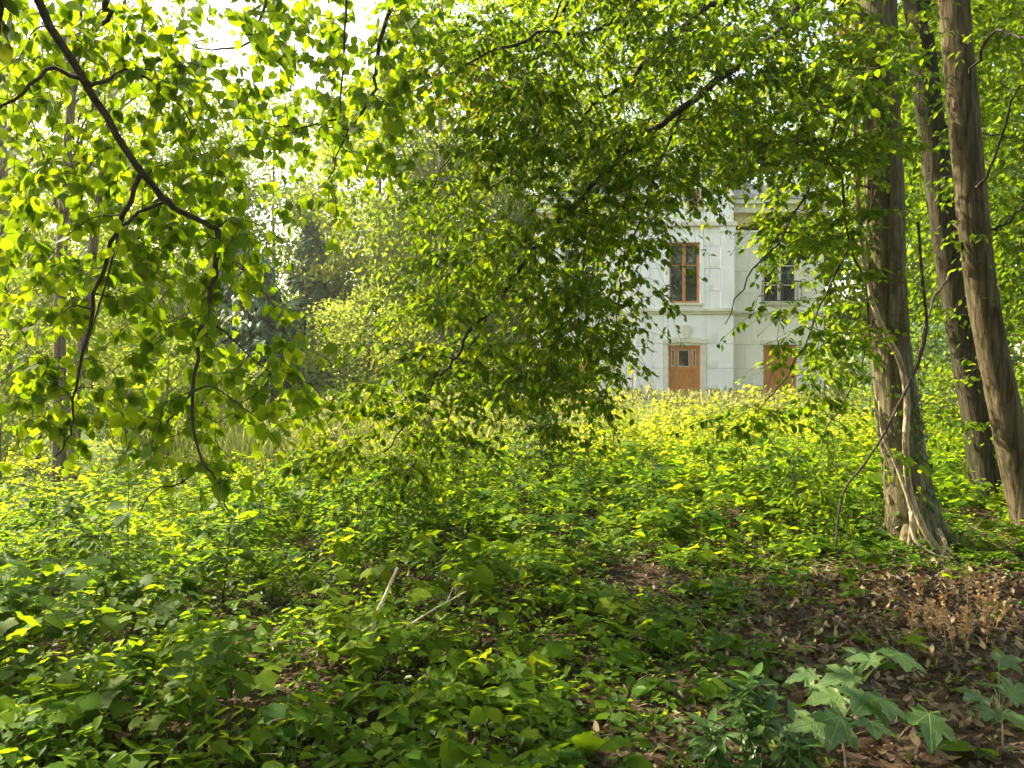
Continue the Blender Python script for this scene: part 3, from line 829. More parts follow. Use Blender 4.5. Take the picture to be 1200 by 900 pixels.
def build_big_tree():
    A = lambda *q: [at(*p) for p in q]
    d = 7.0
    b = at(1073, 640, d); b[2] = float(ground_z(b[0], b[1])) - .08
    P = [b] + A((1062,560,d),(1050,470,d),(1040,360,d),(1037,250,d),(1032,120,d),(1028,-20,d),(1022,-300,d),(1010,-700,d))
    root = empty('hornbeam_tree', b, 'thick pale trunked tree wrapped by a vine, boughs drooping left across the house', 'tree')
    mb, C, rr = bark_trunk(P, [.205,.195,.180,.172,.168,.165,.16,.13,.05], 28, 90, .17, .018)
    mb.build('trunk', M['bark'], root, True)
    # surface roots
    for a, L in ((2.6, .55), (3.9, .5), (5.0, .45), (5.7, .55), (.4, .4)):
        e = b + np.array([math.cos(a)*L, math.sin(a)*L, 0]); e[2] = float(ground_z(e[0], e[1])) - .03
        r_ = MB(); r_.tube(spline([b + np.array([math.cos(a)*.12, math.sin(a)*.12, .42]), b + np.array([math.cos(a)*.26, math.sin(a)*.26, .16]), e], 9), np.linspace(.075, .03, 9), 8, jit=.1)
        r_.build('root', M['bark'], root, True)
    # the boughs swing out of the crown towards the viewer
    A = lambda *q: [at(p[0], p[1], p[2] * (1 - .27 * float(sstep(1000, 800, p[0])))) for p in q]
    sk = Skeleton(root)
    sk.P += list(C[50:]); sk.R += list(rr[50:])
    sk.branch([C[64]] + A((960,-5,7.2),(910,37,7.3),(860,80,7.4),(800,126,7.5),(750,163,7.5),(690,222,7.5),(650,267,7.5),(620,300,7.5),(587,350,7.4),(547,393,7.3),(533,420,7.2),(510,447,7.1),(480,490,7.0),(450,530,6.9)), .036, .005, 60, .010)
    b2 = sk.branch([C[66]] + A((980,-60,7.6),(870,-10,7.9),(800,32,8.2),(733,97,8.3),(700,118,8.3),(677,143,8.3),(607,190,8.3),(560,240,8.2)), .036, .005, 40, .012)
    sk.branch([C[70]] + A((960,-140,7.4),(820,-60,7.4),(713,28,7.3),(627,42,7.3),(560,70,7.2),(480,110,7.1)), .032, .004, 36, .012)
    sk.branch([C[68]] + A((900,-90,7.8),(720,-60,8.6),(607,110,8.8),(573,137,8.8),(533,177,8.8),(500,230,8.8)), .03, .004, 34, .012)
    sk.branch(A((800,126,7.5),(770,200,7.6),(735,300,7.6),(728,330,7.6),(720,400,7.6),(706,480,7.6)), .010, .003, 26, .008)
    sk.branch(A((735,170,7.5),(733,240,7.5),(732,300,7.5)), .008, .004, 12, .005)
    sk.branch(A((690,222,7.5),(684,300,7.5),(678,380,7.5),(674,470,7.5)), .008, .003, 20, .008)
    sk.branch(A((674,-30,7.4),(640,40,7.4),(622,80,7.4),(613,140,7.4)), .010, .003, 14, .008)
    sk.branch(A((590,345,7.4),(545,420,7.6),(520,500,7.7),(470,560,7.8)), .008, .003, 18, .01)
    sk.branch(A((845,-20,7.7),(780,60,7.7),(745,100,7.7)), .01, .004, 12, .006)
    sk.branch([C[58]] + A((1000,100,6.6),(960,190,6.4),(920,270,6.3),(880,320,6.3),(850,380,6.3)), .018, .003, 24, .01)
    sk.branch([C[48]] + A((1000,280,6.5),(965,350,6.4),(930,430,6.3),(890,480,6.3)), .014, .003, 22, .01)
    sk.branch([C[38]] + A((1005,440,6.6),(970,500,6.5),(955,560,6.4)), .010, .003, 16, .01)
    lv = Leaves()
    def rej(x, y):
        if 738 < x < 872 and 385 < y < 490: return .985
        if 872 <= x < 900 and 385 < y < 470: return .8
        if 900 <= x < 946 and 393 < y < 472: return .72
        if 790 < x < 895 and 225 < y < 385: return .86
        if 740 < x <= 790 and 300 < y < 385: return .6
        if 395 < x < 480 and 120 < y < 330: return .8
        if 480 < x < 530 and 90 < y < 200: return .5
        return 0
    E = [(560,50,130,95,1.05), (700,70,170,125,1.35), (870,60,150,115,1.5), (620,215,180,80,1.1), (520,270,110,60,.95), (750,215,95,85,1.2), (870,190,100,65,1.3), (590,320,140,60,.95),
         (550,400,110,60,1.35), (650,280,60,80,1.0), (722,420,25,45,.9), (460,440,80,55,1.2), (680,330,85,80,1.0), (675,400,75,60,1.0), (695,450,40,40,1.1), (440,500,60,65,1.1), (520,520,80,60,.75), (780,300,30,50,.7),
         (600,440,60,50,1.3), (650,465,50,40,1.2)]
    sk.clusters(keep_by(pads(sample_ellipses(E, 330, (4.7, 7.2), rej), 8.5, .33), rej), lv, (10, 15), (.045, .074), .28, .45, 'layer', 3.0)
    E2 = [(940,120,100,130,1.4), (1000,40,60,90,.8), (930,260,60,80,1.1), (950,370,65,70,1.1), (940,460,60,60,1.0), (975,540,60,50,.8), (900,310,35,60,.6), (860,400,25,40,.25), (985,250,40,180,1.0), (1045,350,30,300,.05)]
    sk.clusters(keep_by(pads(sample_ellipses(E2, 105, (5.6, 7.8), rej), 7, .34), rej), lv, (9, 14), (.055, .088), .34, .3, 'layer', 2.2)
    lt = Leaves()
    sk.clusters(pads(sample_ellipses([(545,70,50,60,1), (560,110,30,30,1), (940,40,25,30,.6)], 9, (6.0, 7.2)), 6, .3), lt, (8, 12), (.045, .07), .26, .45, 'layer', 2.5)
    tag(link('turning_foliage', lt.mesh('turning_foliage', 'leaf4'), root, M['turning']), kind='stuff')
    sk.finish()
    P_, D_, N_, S_, T_ = lv.arrays()
    mk = pick_visible(P_, S_, 300)
    leaf_objects(root, 'ovate', 'hornbeam', P_[mk], D_[mk], N_[mk], S_[mk], T_[mk])
    tag(link('foliage', lv.mesh('foliage', 'leaf4', ~mk), root, M['hornbeam']), kind='stuff')
    cl = Leaves(); crown_leaves(cl, (2.2, 7.8, 9.8), (4.3, 3.6, 3.1), 165, 42, .6, .11)  # unseen crown above the frame, spread for the shade it casts
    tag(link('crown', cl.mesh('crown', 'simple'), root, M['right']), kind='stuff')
    return root, C, rr
BT, BTC, BTR = build_big_tree()

def side_tree(name, label, P, R, ell, ncl, dr, crown, bark='bark_dark', flare=.12):
    A = [at(*p) for p in P]
    b = A[0].copy(); b[2] = float(ground_z(b[0], b[1])) - .08; A[0] = b
    root = empty(name, b, label, 'tree')
    mb, C, rr = bark_trunk(A, R, 22, 80, flare, .035)
    mb.build('trunk', M[bark], root, True)
    sk = Skeleton(root); sk.P += list(C[24:]); sk.R += list(rr[24:])
    for q in ell[1]:
        sk.branch([C[q[0]]] + [at(*p) for p in q[1:]], .018, .004, 22, .012)
    lv = Leaves()
    sk.clusters(pads(sample_ellipses(ell[0], ncl // 6, dr), 7, .4), lv, (8, 13), (.055, .085), .34, .35, 'layer', 3.2)
    sk.finish()
    P_, D_, N_, S_, T_ = lv.arrays()
    mk = pick_visible(P_, S_, 150)
    leaf_objects(root, 'ovate', 'right', P_[mk], D_[mk], N_[mk], S_[mk], T_[mk])
    tag(link('foliage', lv.mesh('foliage', 'leaf4', ~mk), root, M['right']), kind='stuff')
    cl = Leaves(); crown_leaves(cl, *crown)
    tag(link('crown', cl.mesh('crown', 'simple'), root, M['right']), kind='stuff')
    return root
side_tree('maple_tree', 'dark mossy leaning trunk between the vine-wrapped tree and the right edge trunk',
          [(1168,610,9.2),(1150,500,9.2),(1130,400,9.2),(1113,300,9.2),(1098,200,9.2),(1085,100,9.2),(1074,0,9.2),(1050,-250,9.2),(1040,-600,9.2)], [.22,.19,.17,.165,.16,.15,.145,.12,.04],
          ([(1110,120,80,160,1.2), (1080,380,40,130,.7), (1120,520,50,60,.6), (1040,60,60,80,.8)], [(45,(1130,150,9),(1180,160,8.8),(1230,150,8.6)), (34,(1150,280,8.6),(1200,240,8.2),(1240,200,8)), (28,(1090,360,8.6),(1075,440,8.4),(1085,520,8.3))]),
          330, (9.0, 11.2), ((6.0, 9.8, 9.5), (3.4, 3.2, 3.4), 110, 40, .6, .10))
side_tree('maple_tree', 'grey-brown leaning trunk at the right edge with deep furrowed bark',
          [(1222,660,7.4),(1196,560,7.4),(1172,450,7.4),(1152,350,7.4),(1138,230,7.4),(1126,100,7.4),(1117,0,7.4),(1100,-250,7.4),(1090,-600,7.4)], [.185,.150,.140,.138,.140,.136,.132,.11,.04],
          ([(1160,60,80,100,1.2), (1180,200,60,110,1.0), (1185,380,40,90,.7), (1180,500,40,60,.6), (1150,250,40,150,.3)], [(48,(1160,40,7),(1200,45,6.6),(1260,40,6.2)), (40,(1160,200,7),(1190,110,6.6),(1230,90,6.3)), (36,(1180,260,7.2),(1215,215,6.8))]),
          300, (7.2, 9.4), ((6.2, 7.0, 9.3), (3.2, 3.0, 3.2), 90, 40, .6, .10), bark='bark_mid')

# left wood: twin trunks and taller trees behind
far_tree('lime_tree', 'slim brown trunk with a twin stem close beside it, left wood', 'tree', -8.65, 14.2, 14.0, 7.0, 2.6, 17, 46, .15, 'far', .75, .12, 'trees of the left wood', (.5, .3))
far_tree('lime_tree', 'slim twin stem right beside the brown trunk, left wood', 'tree', -8.32, 14.0, 12.5, 7.2, 2.0, 10, 46, .14, 'far', .7, .10, 'trees of the left wood', (.9, .6))
far_tree('lime_tree', 'straight brown trunk cut by the left edge of the picture', 'tree', -9.0, 13.0, 14, 7.0, 2.6, 17, 46, .15, 'far', .75, .10, 'trees of the left wood', (-.3, 0))
far_tree('lime_tree', 'unseen tree added outside the left edge to dapple the foreground', 'tree', -9.6, 7.8, 14, 6.0, 3.2, 44, 46, .15, 'far', .8, .14, 'trees of the left wood')  # added out of view so its crown breaks the sun into dapples
far_tree('ash_tree', 'tall tree with sunlit yellow-green crown behind the twin trunks', 'tree', -13.4, 19.5, 16, 5.5, 3.2, 36, 56, .16, 'far', .9, .17, 'trees of the left wood')
far_tree('ash_tree', 'tall pale-trunked tree farther left behind the hanging linden leaves', 'tree', -16.4, 24, 19, 6, 3.6, 46, 60, .17, 'far', .9, .18, 'trees of the left wood')
far_tree('ash_tree', 'sunlit tree left of the dark spruces', 'tree', -14.2, 30, 10.5, 1.5, 3.0, 110, 62, .17, 'far', .9, .17, 'trees of the left wood')
far_tree('ash_tree', 'far tree rising behind the left wood', 'tree', -21.5, 36, 20, 3.0, 4.4, 110, 60, .20, 'far', 1.1, .2, 'trees of the left wood')
for x, y, h, r, lab in ((-18.5, 42, 20, 4.6, 'tall sunlit tree high behind the linden bough'), (-25, 46, 22, 5.5, 'tall tree beyond the left edge trunks'), (-33, 49, 23, 6, 'far tree behind the left edge trunk'), (-16, 50, 22, 4.5, 'distant tree closing the left side of the sky gap'), (-10.5, 54, 17, 4.5, 'distant tree low in the sky gap')):
    far_tree('ash_tree', lab, 'tree', x, y, h, 1.0, r, 230, 66, .24, 'far', 1.1, .18, 'trees of the left wood')
for x, y, h, r, lab in ((-3.4, 34, 21, 4.4, 'tall tree right of the sky gap above the drooping bough'), (.6, 37, 23, 4.8, 'tall tree left of the house roof'), (5.0, 43, 25, 5.4, 'tallest tree over the house roof'), (12.5, 44, 25, 5.4, 'high tree over the right house wing')):
    far_tree('oak_tree', lab, 'tree', x, y, h, 3.5, r, 160, 66, .24, 'far', 1.0, .22, 'trees behind the house')
# trees in the gap, their sunlit haze put into the pale leaf colour
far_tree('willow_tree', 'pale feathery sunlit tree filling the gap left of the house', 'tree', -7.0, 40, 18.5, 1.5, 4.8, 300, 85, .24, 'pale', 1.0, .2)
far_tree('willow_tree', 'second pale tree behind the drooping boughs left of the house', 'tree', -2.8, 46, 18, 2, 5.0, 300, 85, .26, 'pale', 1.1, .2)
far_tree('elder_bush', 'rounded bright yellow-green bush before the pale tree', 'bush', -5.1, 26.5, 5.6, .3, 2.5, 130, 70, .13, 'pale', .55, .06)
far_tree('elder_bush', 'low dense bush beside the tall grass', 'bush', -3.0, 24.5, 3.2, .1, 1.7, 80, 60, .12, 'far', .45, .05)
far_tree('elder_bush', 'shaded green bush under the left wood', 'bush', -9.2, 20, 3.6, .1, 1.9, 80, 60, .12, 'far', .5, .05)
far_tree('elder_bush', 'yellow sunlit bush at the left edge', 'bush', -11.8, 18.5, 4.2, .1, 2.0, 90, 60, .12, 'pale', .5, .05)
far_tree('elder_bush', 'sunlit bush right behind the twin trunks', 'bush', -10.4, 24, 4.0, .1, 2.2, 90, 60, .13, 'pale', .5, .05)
# trees behind and right of the house
for x, y, h, r, lab in ((2.5, 47, 20, 5, 'tall tree behind the left end of the house roof'), (9.5, 50, 22, 5.5, 'tall tree behind the middle of the house roof'), (15.5, 46, 21, 5, 'tall tree behind the right end of the house roof'), (19.0, 37, 19, 4.6, 'tall green tree right of the house')):
    far_tree('oak_tree', lab, 'tree', x, y, h, 2.5, r, 220, 80, .24, 'far', 1.1, .22, 'trees behind the house')
for x, y, h, b_, r, lab in ((13.4, 21, 15, 2.5, 3.8, 'leafy tree seen between the right trunks'), (10.8, 14.5, 13, 2.6, 3.0, 'shaded tree behind the right edge trunk'), (17.5, 27, 16, 1.5, 4.4, 'sunlit tree far right behind the trunks'), (14.0, 15, 14, 2.0, 3.4, 'leafy tree outside the right edge trunk')):
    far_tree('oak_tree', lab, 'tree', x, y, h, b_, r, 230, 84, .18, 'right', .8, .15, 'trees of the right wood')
far_tree('yew_bush', 'dark blue-green bush low between the right trunks', 'bush', 10.9, 19.5, 3.4, .1, 1.7, 90, 60, .12, 'needle', .4, .06)
far_tree('elder_bush', 'light green bush right of the thick trunk', 'bush', 8.4, 13.5, 2.0, .05, 1.3, 70, 60, .10, 'far', .35, .04)
far_tree('elder_bush', 'green bush right of the house corner', 'bush', 13.6, 26, 3.4, .05, 1.7, 80, 60, .12, 'far', .45, .05)

def spruce(x, y, h, r, label):
    z0 = float(ground_z(x, y)) - .1
    root = empty('spruce_tree', (x, y, z0), label, 'tree', 'spruces at the end of the meadow')
    mb, C, rr = bark_trunk([np.array([x, y, z0]), np.array([x+.05, y, z0+h*.5]), np.array([x, y, z0+h])], [.2, .13, .02], 10, 16, .1)
    mb.build('trunk', M['bark_far'], root, True)
    lv = Leaves(); lb = MB()
    n = int(h * 22)
    for i in range(n):
        t = (i + RNG.random()) / n
        z = z0 + .3 + t * (h - .4); L = r * (1 - t) ** .8 * RNG.uniform(.75, 1.1) + .1
        a = RNG.uniform(0, 6.283); dv = np.array([math.cos(a), math.sin(a), 0])
        P0 = np.array([x, y, z]); tip = P0 + dv*L + np.array([0, 0, -.28*L])
        mid = P0 + dv*L*.55 + np.array([0, 0, -.22*L])
        cur = spline([P0, mid, tip], 9); lb.tube(cur[::2], np.linspace(.025, .006, 5), 4, cap=False)
        k = int(12 + L * 16)
        s = RNG.uniform(.15, 1, k); p = cur[np.clip((s*8).astype(int), 0, 8)] + RNG.normal(0, .07, (k, 3))
        sd = np.array([-dv[1], dv[0], 0]) * RNG.choice([-1, 1], k)[:, None]
        lv.add(p, dv*.6 + sd*RNG.uniform(.3, 1, (k, 1)) + np.array([0, 0, -.5]) + RNG.normal(0, .2, (k, 3)), np.array([0, 0, 1.0]) + dv*.4 + RNG.normal(0, .25, (k, 3)), RNG.uniform(.22, .42, k), RNG.random() * .5 + .5*RNG.random(k))
    lb.build('limbs', M['bark_far'], root)
    tag(link('crown', lv.mesh('crown', 'needle'), root, M['needle']), kind='stuff')
spruce(-8.9, 26.5, 7.0, 3.3, 'dark blue-green spruce standing nearest the tall grass')
spruce(-11.4, 31, 9.0, 3.4, 'taller spruce left of the nearest spruce')
spruce(-10.2, 38, 11.0, 3.2, 'tallest far spruce whose tip stands against the bright sky')

def far_wood():
    lv = Leaves()
    for i in range(60):
        a = math.radians(RNG.uniform(-46, 46)); d = RNG.uniform(62, 85)
        x, y = d*math.sin(a), d*math.cos(a)
        h = RNG.uniform(10, 17) * (.7 if -16 < math.degrees(a) < -4 else 1)
        crown_leaves(lv, (x, y, h*.45), (5, 5, h*.5), 38, 24, 1.6, .55)
    o = link('far_wood', lv.mesh('far_wood', 'simple'), None, M['far'])
    tag(o, 'far mass of sunlit woodland closing the view', 'woodland', kind='stuff')
far_wood()
# unseen rest of the wood round the viewer, added to cut sky fill
for x, y, h, r, lab in ((-6.5, -3.5, 15, 4.2, 'unseen wood tree behind the viewer on the left'), (3.5, -6.5, 16, 4.6, 'unseen wood tree behind the viewer on the right'), (8.5, 0.5, 15, 4.0, 'unseen wood tree to the right of the viewer'), (-1.5, -9.5, 17, 4.8, 'unseen wood tree farther behind the viewer')):
    far_tree('oak_tree', lab, 'tree', x, y, h, 2.2, r, 150, 40, .32, 'right', 1.0, .2, 'trees of the wood behind the viewer')

# ------------------------------------------------------------------ undergrowth, meadow, grass, litter
def bare(x, y):
    """how much the leaf litter lies open (right foreground)"""
    b = sstep(0, 1.7, x - .42 * (y - 3.2) + .35 * hnoise(x * 1.7, y * 1.9)) * (1 - sstep(5.6, 6.8, y))
    return b

def wedge(n, y0, y1, xl=None):
    y = np.sqrt(RNG.uniform(y0**2, y1**2, n)); x = RNG.uniform(-1, 1, n) * (.72 * y + .7)
    return x, y

def clump_noise(x, y):
    return np.clip(.5 + .5 * hnoise(x * .9 + 3, y * .8 - 2), 0, 1)

def mound(x, y):
    """height of the undergrowth: mounds on the left and behind, low on the right"""
    left = sstep(.5, -1.0, x - .12 * (y - 3)) * sstep(2.5, 4.2, y)
    back = sstep(5.5, 8.5, y)
    cn = clump_noise(x * 1.25 + 5, y * 1.35)
    h = .12 + (.48 * np.maximum(left, back) + .10 * left * back) * (.28 + 1.35 * cn**1.6)
    h = h * (1 - .65 * np.exp(-((x + .62) / .55)**2 - ((y - 4.0) / .9)**2))
    return h * (1 - .5 * sstep(1.2, 2.6, x) * (y < 7))

HOLLOWS = [at(270, 745, 4.8), at(480, 690, 5.9), at(150, 770, 4.2), at(330, 800, 3.7), at(560, 660, 6.6), at(640, 640, 7.4), at(60, 690, 5.6), at(200, 670, 6.6), at(360, 660, 6.8), at(760, 690, 6.0)]
def hollow(x, y):
    return np.max([np.exp(-((x - h[0]) / .38)**2 - ((y - h[1]) / .42)**2) for h in HOLLOWS], axis=0)

def undergrowth():
    lo, lf, lm, lb = Leaves(), Leaves(), Leaves(), Leaves()
    SV, SF = [], []
    x, y = wedge(10500, 2.4, 13.5)
    cn = clump_noise(x * 1.25 + 5, y * 1.35)
    keep = RNG.random(len(x)) > 1.6 * (hollow(x, y) > .4) + bare(x, y) * .93 + .85 * (cn < .2) * (y > 4.2) + .25 * (y < 7) * (clump_noise(x*2.6, y*2.4) < .4)
    x, y = x[keep], y[keep]
    xa, ya = RNG.uniform(-2.9, .3, 420), RNG.uniform(2.4, 4.3, 420)
    x, y = np.concatenate([x, xa]), np.concatenate([y, ya])
    z = ground_z(x, y); hm = mound(x, y)
    for i in range(len(x)):
        h = hm[i] * RNG.uniform(.45, 1.1)
        b = np.array([x[i], y[i], z[i]])
        lean = RNG.normal(0, .14, 2) * h * 1.6
        top = b + np.array([lean[0], lean[1], h])
        kind = RNG.random(); tc = float(np.clip(.75 * clump_noise(x[i] * 1.1 + 9, y[i] * 1.3 + 4) + .5 * RNG.random() - .1, 0, 1))
        big = RNG.uniform(.55, 1.55) * (1 + .25 * sstep(7, 12, y[i]))
        if kind < .20:                              # seedling: whorl of palmate leaves
            k = int(RNG.integers(4, 8)); a = RNG.uniform(0, 6.28) + np.arange(k) * 6.283 / k + RNG.normal(0, .25, k)
            D = np.stack([np.cos(a), np.sin(a), RNG.uniform(-.5, .15, k)], 1)
            P = top + D * .018 * big - np.array([0, 0, 1]) * RNG.uniform(0, .25, (k, 1)) * h
            N = np.array([0, 0, 1.0]) + RNG.normal(0, .28, (k, 3))
            lm.add(P + D * np.array([.03, .03, .01]), D, N, RNG.uniform(.05, .095, k) * big, np.clip(tc*.6 + .4*RNG.random(k), 0, 1))
        elif kind < .34 and y[i] < 9:               # ground elder: few broad leaves on long stalks
            k = int(RNG.integers(3, 6)); a = RNG.uniform(0, 6.28, k)
            D = np.stack([np.cos(a), np.sin(a), RNG.uniform(-.6, -.05, k)], 1)
            lb.add(top + D*np.array([.02, .02, .01]) - np.array([0, 0, 1]) * RNG.uniform(0, .3, (k, 1)) * h, D, np.array([0, 0, 1.0]) + RNG.normal(0, .25, (k, 3)), RNG.uniform(.07, .12, k) * big, np.clip(tc*.6 + .4*RNG.random(k), 0, 1))
        else:                                       # nettle-like: opposite pairs up the stem
            m_ = int(np.clip(h / .05, 2, 9)); t = np.linspace(.4, 1, m_)
            a0 = RNG.uniform(0, 6.28)
            a = (a0 + np.arange(m_)[:, None] * 1.57 + np.array([0, 3.14])[None] + RNG.normal(0, .25, (m_, 2))).ravel()
            tt = np.repeat(t, 2); n2 = 2 * m_
            D = np.stack([np.cos(a), np.sin(a), RNG.uniform(-.55, .15, n2)], 1)
            p = b + (top - b) * tt[:, None]
            (lo if y[i] < 7.5 else lf).add(p + D*.01, D, np.array([0, 0, 1.0]) + RNG.normal(0, .28, (n2, 3)), RNG.uniform(.045, .095, n2) * big * (1 - .35*tt), np.clip(tc*.6 + .4*RNG.random(n2), 0, 1))
        if y[i] < 8:
            r = .0018 + .0012 * h; v0 = len(SV)
            for q, rr_ in ((b, r), (top, r * .6)):
                for a in (0, 2.09, 4.19): SV.append((q[0] + rr_*math.cos(a), q[1] + rr_*math.sin(a), q[2]))
            SF += [(v0, v0+1, v0+4, v0+3), (v0+1, v0+2, v0+5, v0+4), (v0+2, v0, v0+3, v0+5)]
    tag(link('undergrowth', lo.mesh('undergrowth', 'leaf4'), None, M['under']), 'dense knee-high undergrowth of small pointed leaves', 'undergrowth', kind='stuff')
    tag(link('far_undergrowth', lf.mesh('far_undergrowth', 'leaf4'), None, M['under']), 'undergrowth mounds before the sunlit meadow', 'undergrowth', kind='stuff')
    tag(link('broad_leaf_weeds', lb.mesh('broad_leaf_weeds', 'heart'), None, M['under']), 'broad rounded weed leaves among the undergrowth', 'undergrowth', kind='stuff')
    tag(link('seedling_carpet', lm.mesh('seedling_carpet', 'maple_s'), None, M['under']), 'carpet of lobed tree seedlings over the woodland floor', 'undergrowth', kind='stuff')
    me = bpy.data.meshes.new('stems'); me.from_pydata(SV, [], SF)
    tag(link('undergrowth_stems', me, None, M['stem']), 'thin green stems of the undergrowth', 'stems', kind='stuff')
    # fallen twigs and wiry dead stems
    tm = MB(); x, y = wedge(420, 2.5, 7.5)
    for i in range(len(x)):
        a = RNG.uniform(0, 6.28); L = RNG.uniform(.06, .30); z = float(ground_z(x[i], y[i]))
        up = RNG.uniform(.3, 1.2) * L if RNG.random() < .3 and x[i] < .5 else RNG.uniform(0, .06)
        p = np.array([x[i], y[i], z + .012]); e = p + np.array([math.cos(a)*L, math.sin(a)*L, up])
        tm.tube(spline([p, (p+e)/2 + RNG.normal(0, .03*L+.004, 3) + np.array([0, 0, .02]), e], 5), np.linspace(RNG.uniform(.0015, .0035), .001, 5), 4, cap=False)
    tag(tm.build('fallen_twigs', M['vine'], None), 'small pale dead twigs scattered over the woodland floor', 'twigs', kind='stuff')
    # creeping low leaves
    x, y = wedge(27000, 2.3, 8.0)
    keep = RNG.random(len(x)) > .8 * (hollow(x, y) > .45) + bare(x, y) * (.35 + .35 * (x > 1.3)) + .25 * (1 - clump_noise(x*1.8, y*1.8))
    x, y = x[keep], y[keep]; n = len(x)
    a = RNG.uniform(0, 6.28, n)
    lv = Leaves()
    lv.add(np.stack([x, y, ground_z(x, y) + .02 + .10 * RNG.random(n)**2], 1), np.stack([np.cos(a), np.sin(a), RNG.uniform(-.3, .2, n)], 1), np.array([0, 0, 1.0]) + RNG.normal(0, .3, (n, 3)), RNG.uniform(.025, .065, n), RNG.random(n))
    tag(link('creeping_ivy', lv.mesh('creeping_ivy', 'leaf4'), None, M['ivy']), 'creeping small dark leaves low over the soil', 'ground cover', kind='stuff')
    # leaf litter
    x, y = wedge(26000, 2.3, 8.5)
    keep = RNG.random(len(x)) < .25 + .75 * bare(x, y)
    x, y = x[keep], y[keep]; n = len(x); a = RNG.uniform(0, 6.28, n)
    lv = Leaves()
    lv.add(np.stack([x, y, ground_z(x, y) + .004 + .02 * RNG.random(n)], 1), np.stack([np.cos(a), np.sin(a), RNG.uniform(-.15, .25, n)], 1), np.array([0, 0, 1.0]) + RNG.normal(0, .35, (n, 3)), RNG.uniform(.025, .085, n), RNG.random(n)**1.5)
    tag(link('leaf_litter', lv.mesh('leaf_litter', 'curl'), None, M['litter']), 'brown fallen leaves littering the open soil', 'leaf litter', kind='stuff')
undergrowth()

def meadow():
    lv = Leaves()
    n = 6500
    y = np.sqrt(RNG.uniform(10.5**2, 25**2, n)); x = RNG.uniform(-.78, .78, n) * y
    keep = (RNG.random(n) < .35 + .65 * sstep(-7, -2, x) * clump_noise(x, y)**.5)
    x, y = x[keep], y[keep]; z = ground_z(x, y)
    for i in range(len(x)):
        h = RNG.uniform(.4, .9) * (.55 + .85 * clump_noise(x[i]*1.6, y[i]*1.4)**1.5) * (.75 if x[i] < -3 else 1.1) * (1.15 if y[i] < 18 else .85)
        m_ = int(5 + h * 8); t = RNG.uniform(.2, 1, m_); a = RNG.uniform(0, 6.28, m_)
        D = np.stack([np.cos(a), np.sin(a), RNG.uniform(-.3, .7, m_)], 1)
        P = np.array([x[i], y[i], z[i]]) + np.stack([RNG.normal(0, .05, m_), RNG.normal(0, .05, m_), t*h], 1)
        lv.add(P, D, np.array([0, 0, .8]) + RNG.normal(0, .45, (m_, 3)), RNG.uniform(.07, .14, m_) * (1 - .3*t), np.clip(RNG.random()*.6 + .4*RNG.random(m_), 0, 1))
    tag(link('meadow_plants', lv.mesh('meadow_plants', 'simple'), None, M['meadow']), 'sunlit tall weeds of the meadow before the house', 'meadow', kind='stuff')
    # tall grass
    def grass(n, gen, hr, mat, name, label, wid=.011):
        x, y = gen(n); z = ground_z(x, y); n = len(x)
        h = RNG.uniform(*hr, n); a = RNG.uniform(0, 6.28, n); be = RNG.uniform(.1, .55, n) * h
        dx, dy = np.cos(a), np.sin(a)
        V = np.zeros((n, 7, 3))
        for j, (t, w) in enumerate(((0, 1), (.4, .9), (.75, .6))):
            cx, cy, cz = x + dx*be*t*t, y + dy*be*t*t, z + h*t*(1 - .15*t)
            V[:, 2*j] = np.stack([cx - dy*wid*w, cy + dx*wid*w, cz], 1); V[:, 2*j+1] = np.stack([cx + dy*wid*w, cy - dx*wid*w, cz], 1)
        V[:, 6] = np.stack([x + dx*be, y + dy*be, z + h*.84], 1)
        f = np.array([0,1,3,2, 2,3,5,4, 4,5,6]); st = np.array([0, 4, 8])
        loops = (f[None] + (np.arange(n)*7)[:, None]).ravel(); starts = (st[None] + (np.arange(n)*11)[:, None]).ravel()
        me = np_mesh(name, V.reshape(-1, 3), loops, starts, np.repeat(RNG.random(n), 7))
        tag(link(name, me, None, M[mat]), label, 'grass', kind='stuff')
        return x, y, z, h
    def g_house(n):
        y = RNG.uniform(19, 29, n); x = RNG.uniform(.5, 13, n); k = RNG.random(n) < .3 + .7*clump_noise(x*1.5, y); return x[k], y[k]
    def g_left(n):
        y = RNG.uniform(17, 24.5, n); x = -3.2 + RNG.normal(0, 1.7, n) - (y-17)*.28; return x, y
    grass(16000, g_house, (.5, 1.15), 'grass', 'tall_grass', 'tall pale grass in front of the house')
    grass(11000, g_left, (1.0, 1.8), 'grass', 'reed_grass', 'tall blue-green reed grass left of the meadow')
    def g_mid(n):
        y = RNG.uniform(12.5, 20, n); x = RNG.normal(-.9, 1.5, n) + (y - 14) * .05; k = RNG.random(n) < .25 + .75*clump_noise(x*1.9, y*1.2); return x[k], y[k]
    grass(7000, g_mid, (.7, 1.35), 'grass', 'meadow_grass', 'pale green meadow grass glowing in the sun straight ahead')
    # pale seed plumes
    lv = Leaves()
    for n, gen, hh in ((1300, g_house, 1.0), (420, g_left, 1.6), (500, g_mid, 1.25)):
        x, y = gen(n); z = ground_z(x, y)
        for i in range(len(x)):
            k = 7; h = hh * RNG.uniform(.75, 1.15)
            P = np.array([x[i], y[i], z[i] + h]) + np.stack([RNG.normal(0, .02, k), RNG.normal(0, .02, k), np.linspace(-.16, .06, k)], 1)
            lv.add(P, np.array([0, 0, 1.0]) + RNG.normal(0, .4, (k, 3)), rnd_unit(k), RNG.uniform(.07, .15, k), RNG.random(k))
    tag(link('grass_plumes', lv.mesh('grass_plumes', 'simple'), None, M['plume']), 'pale feathery seed plumes above the tall grass', 'grass', kind='stuff')
meadow()

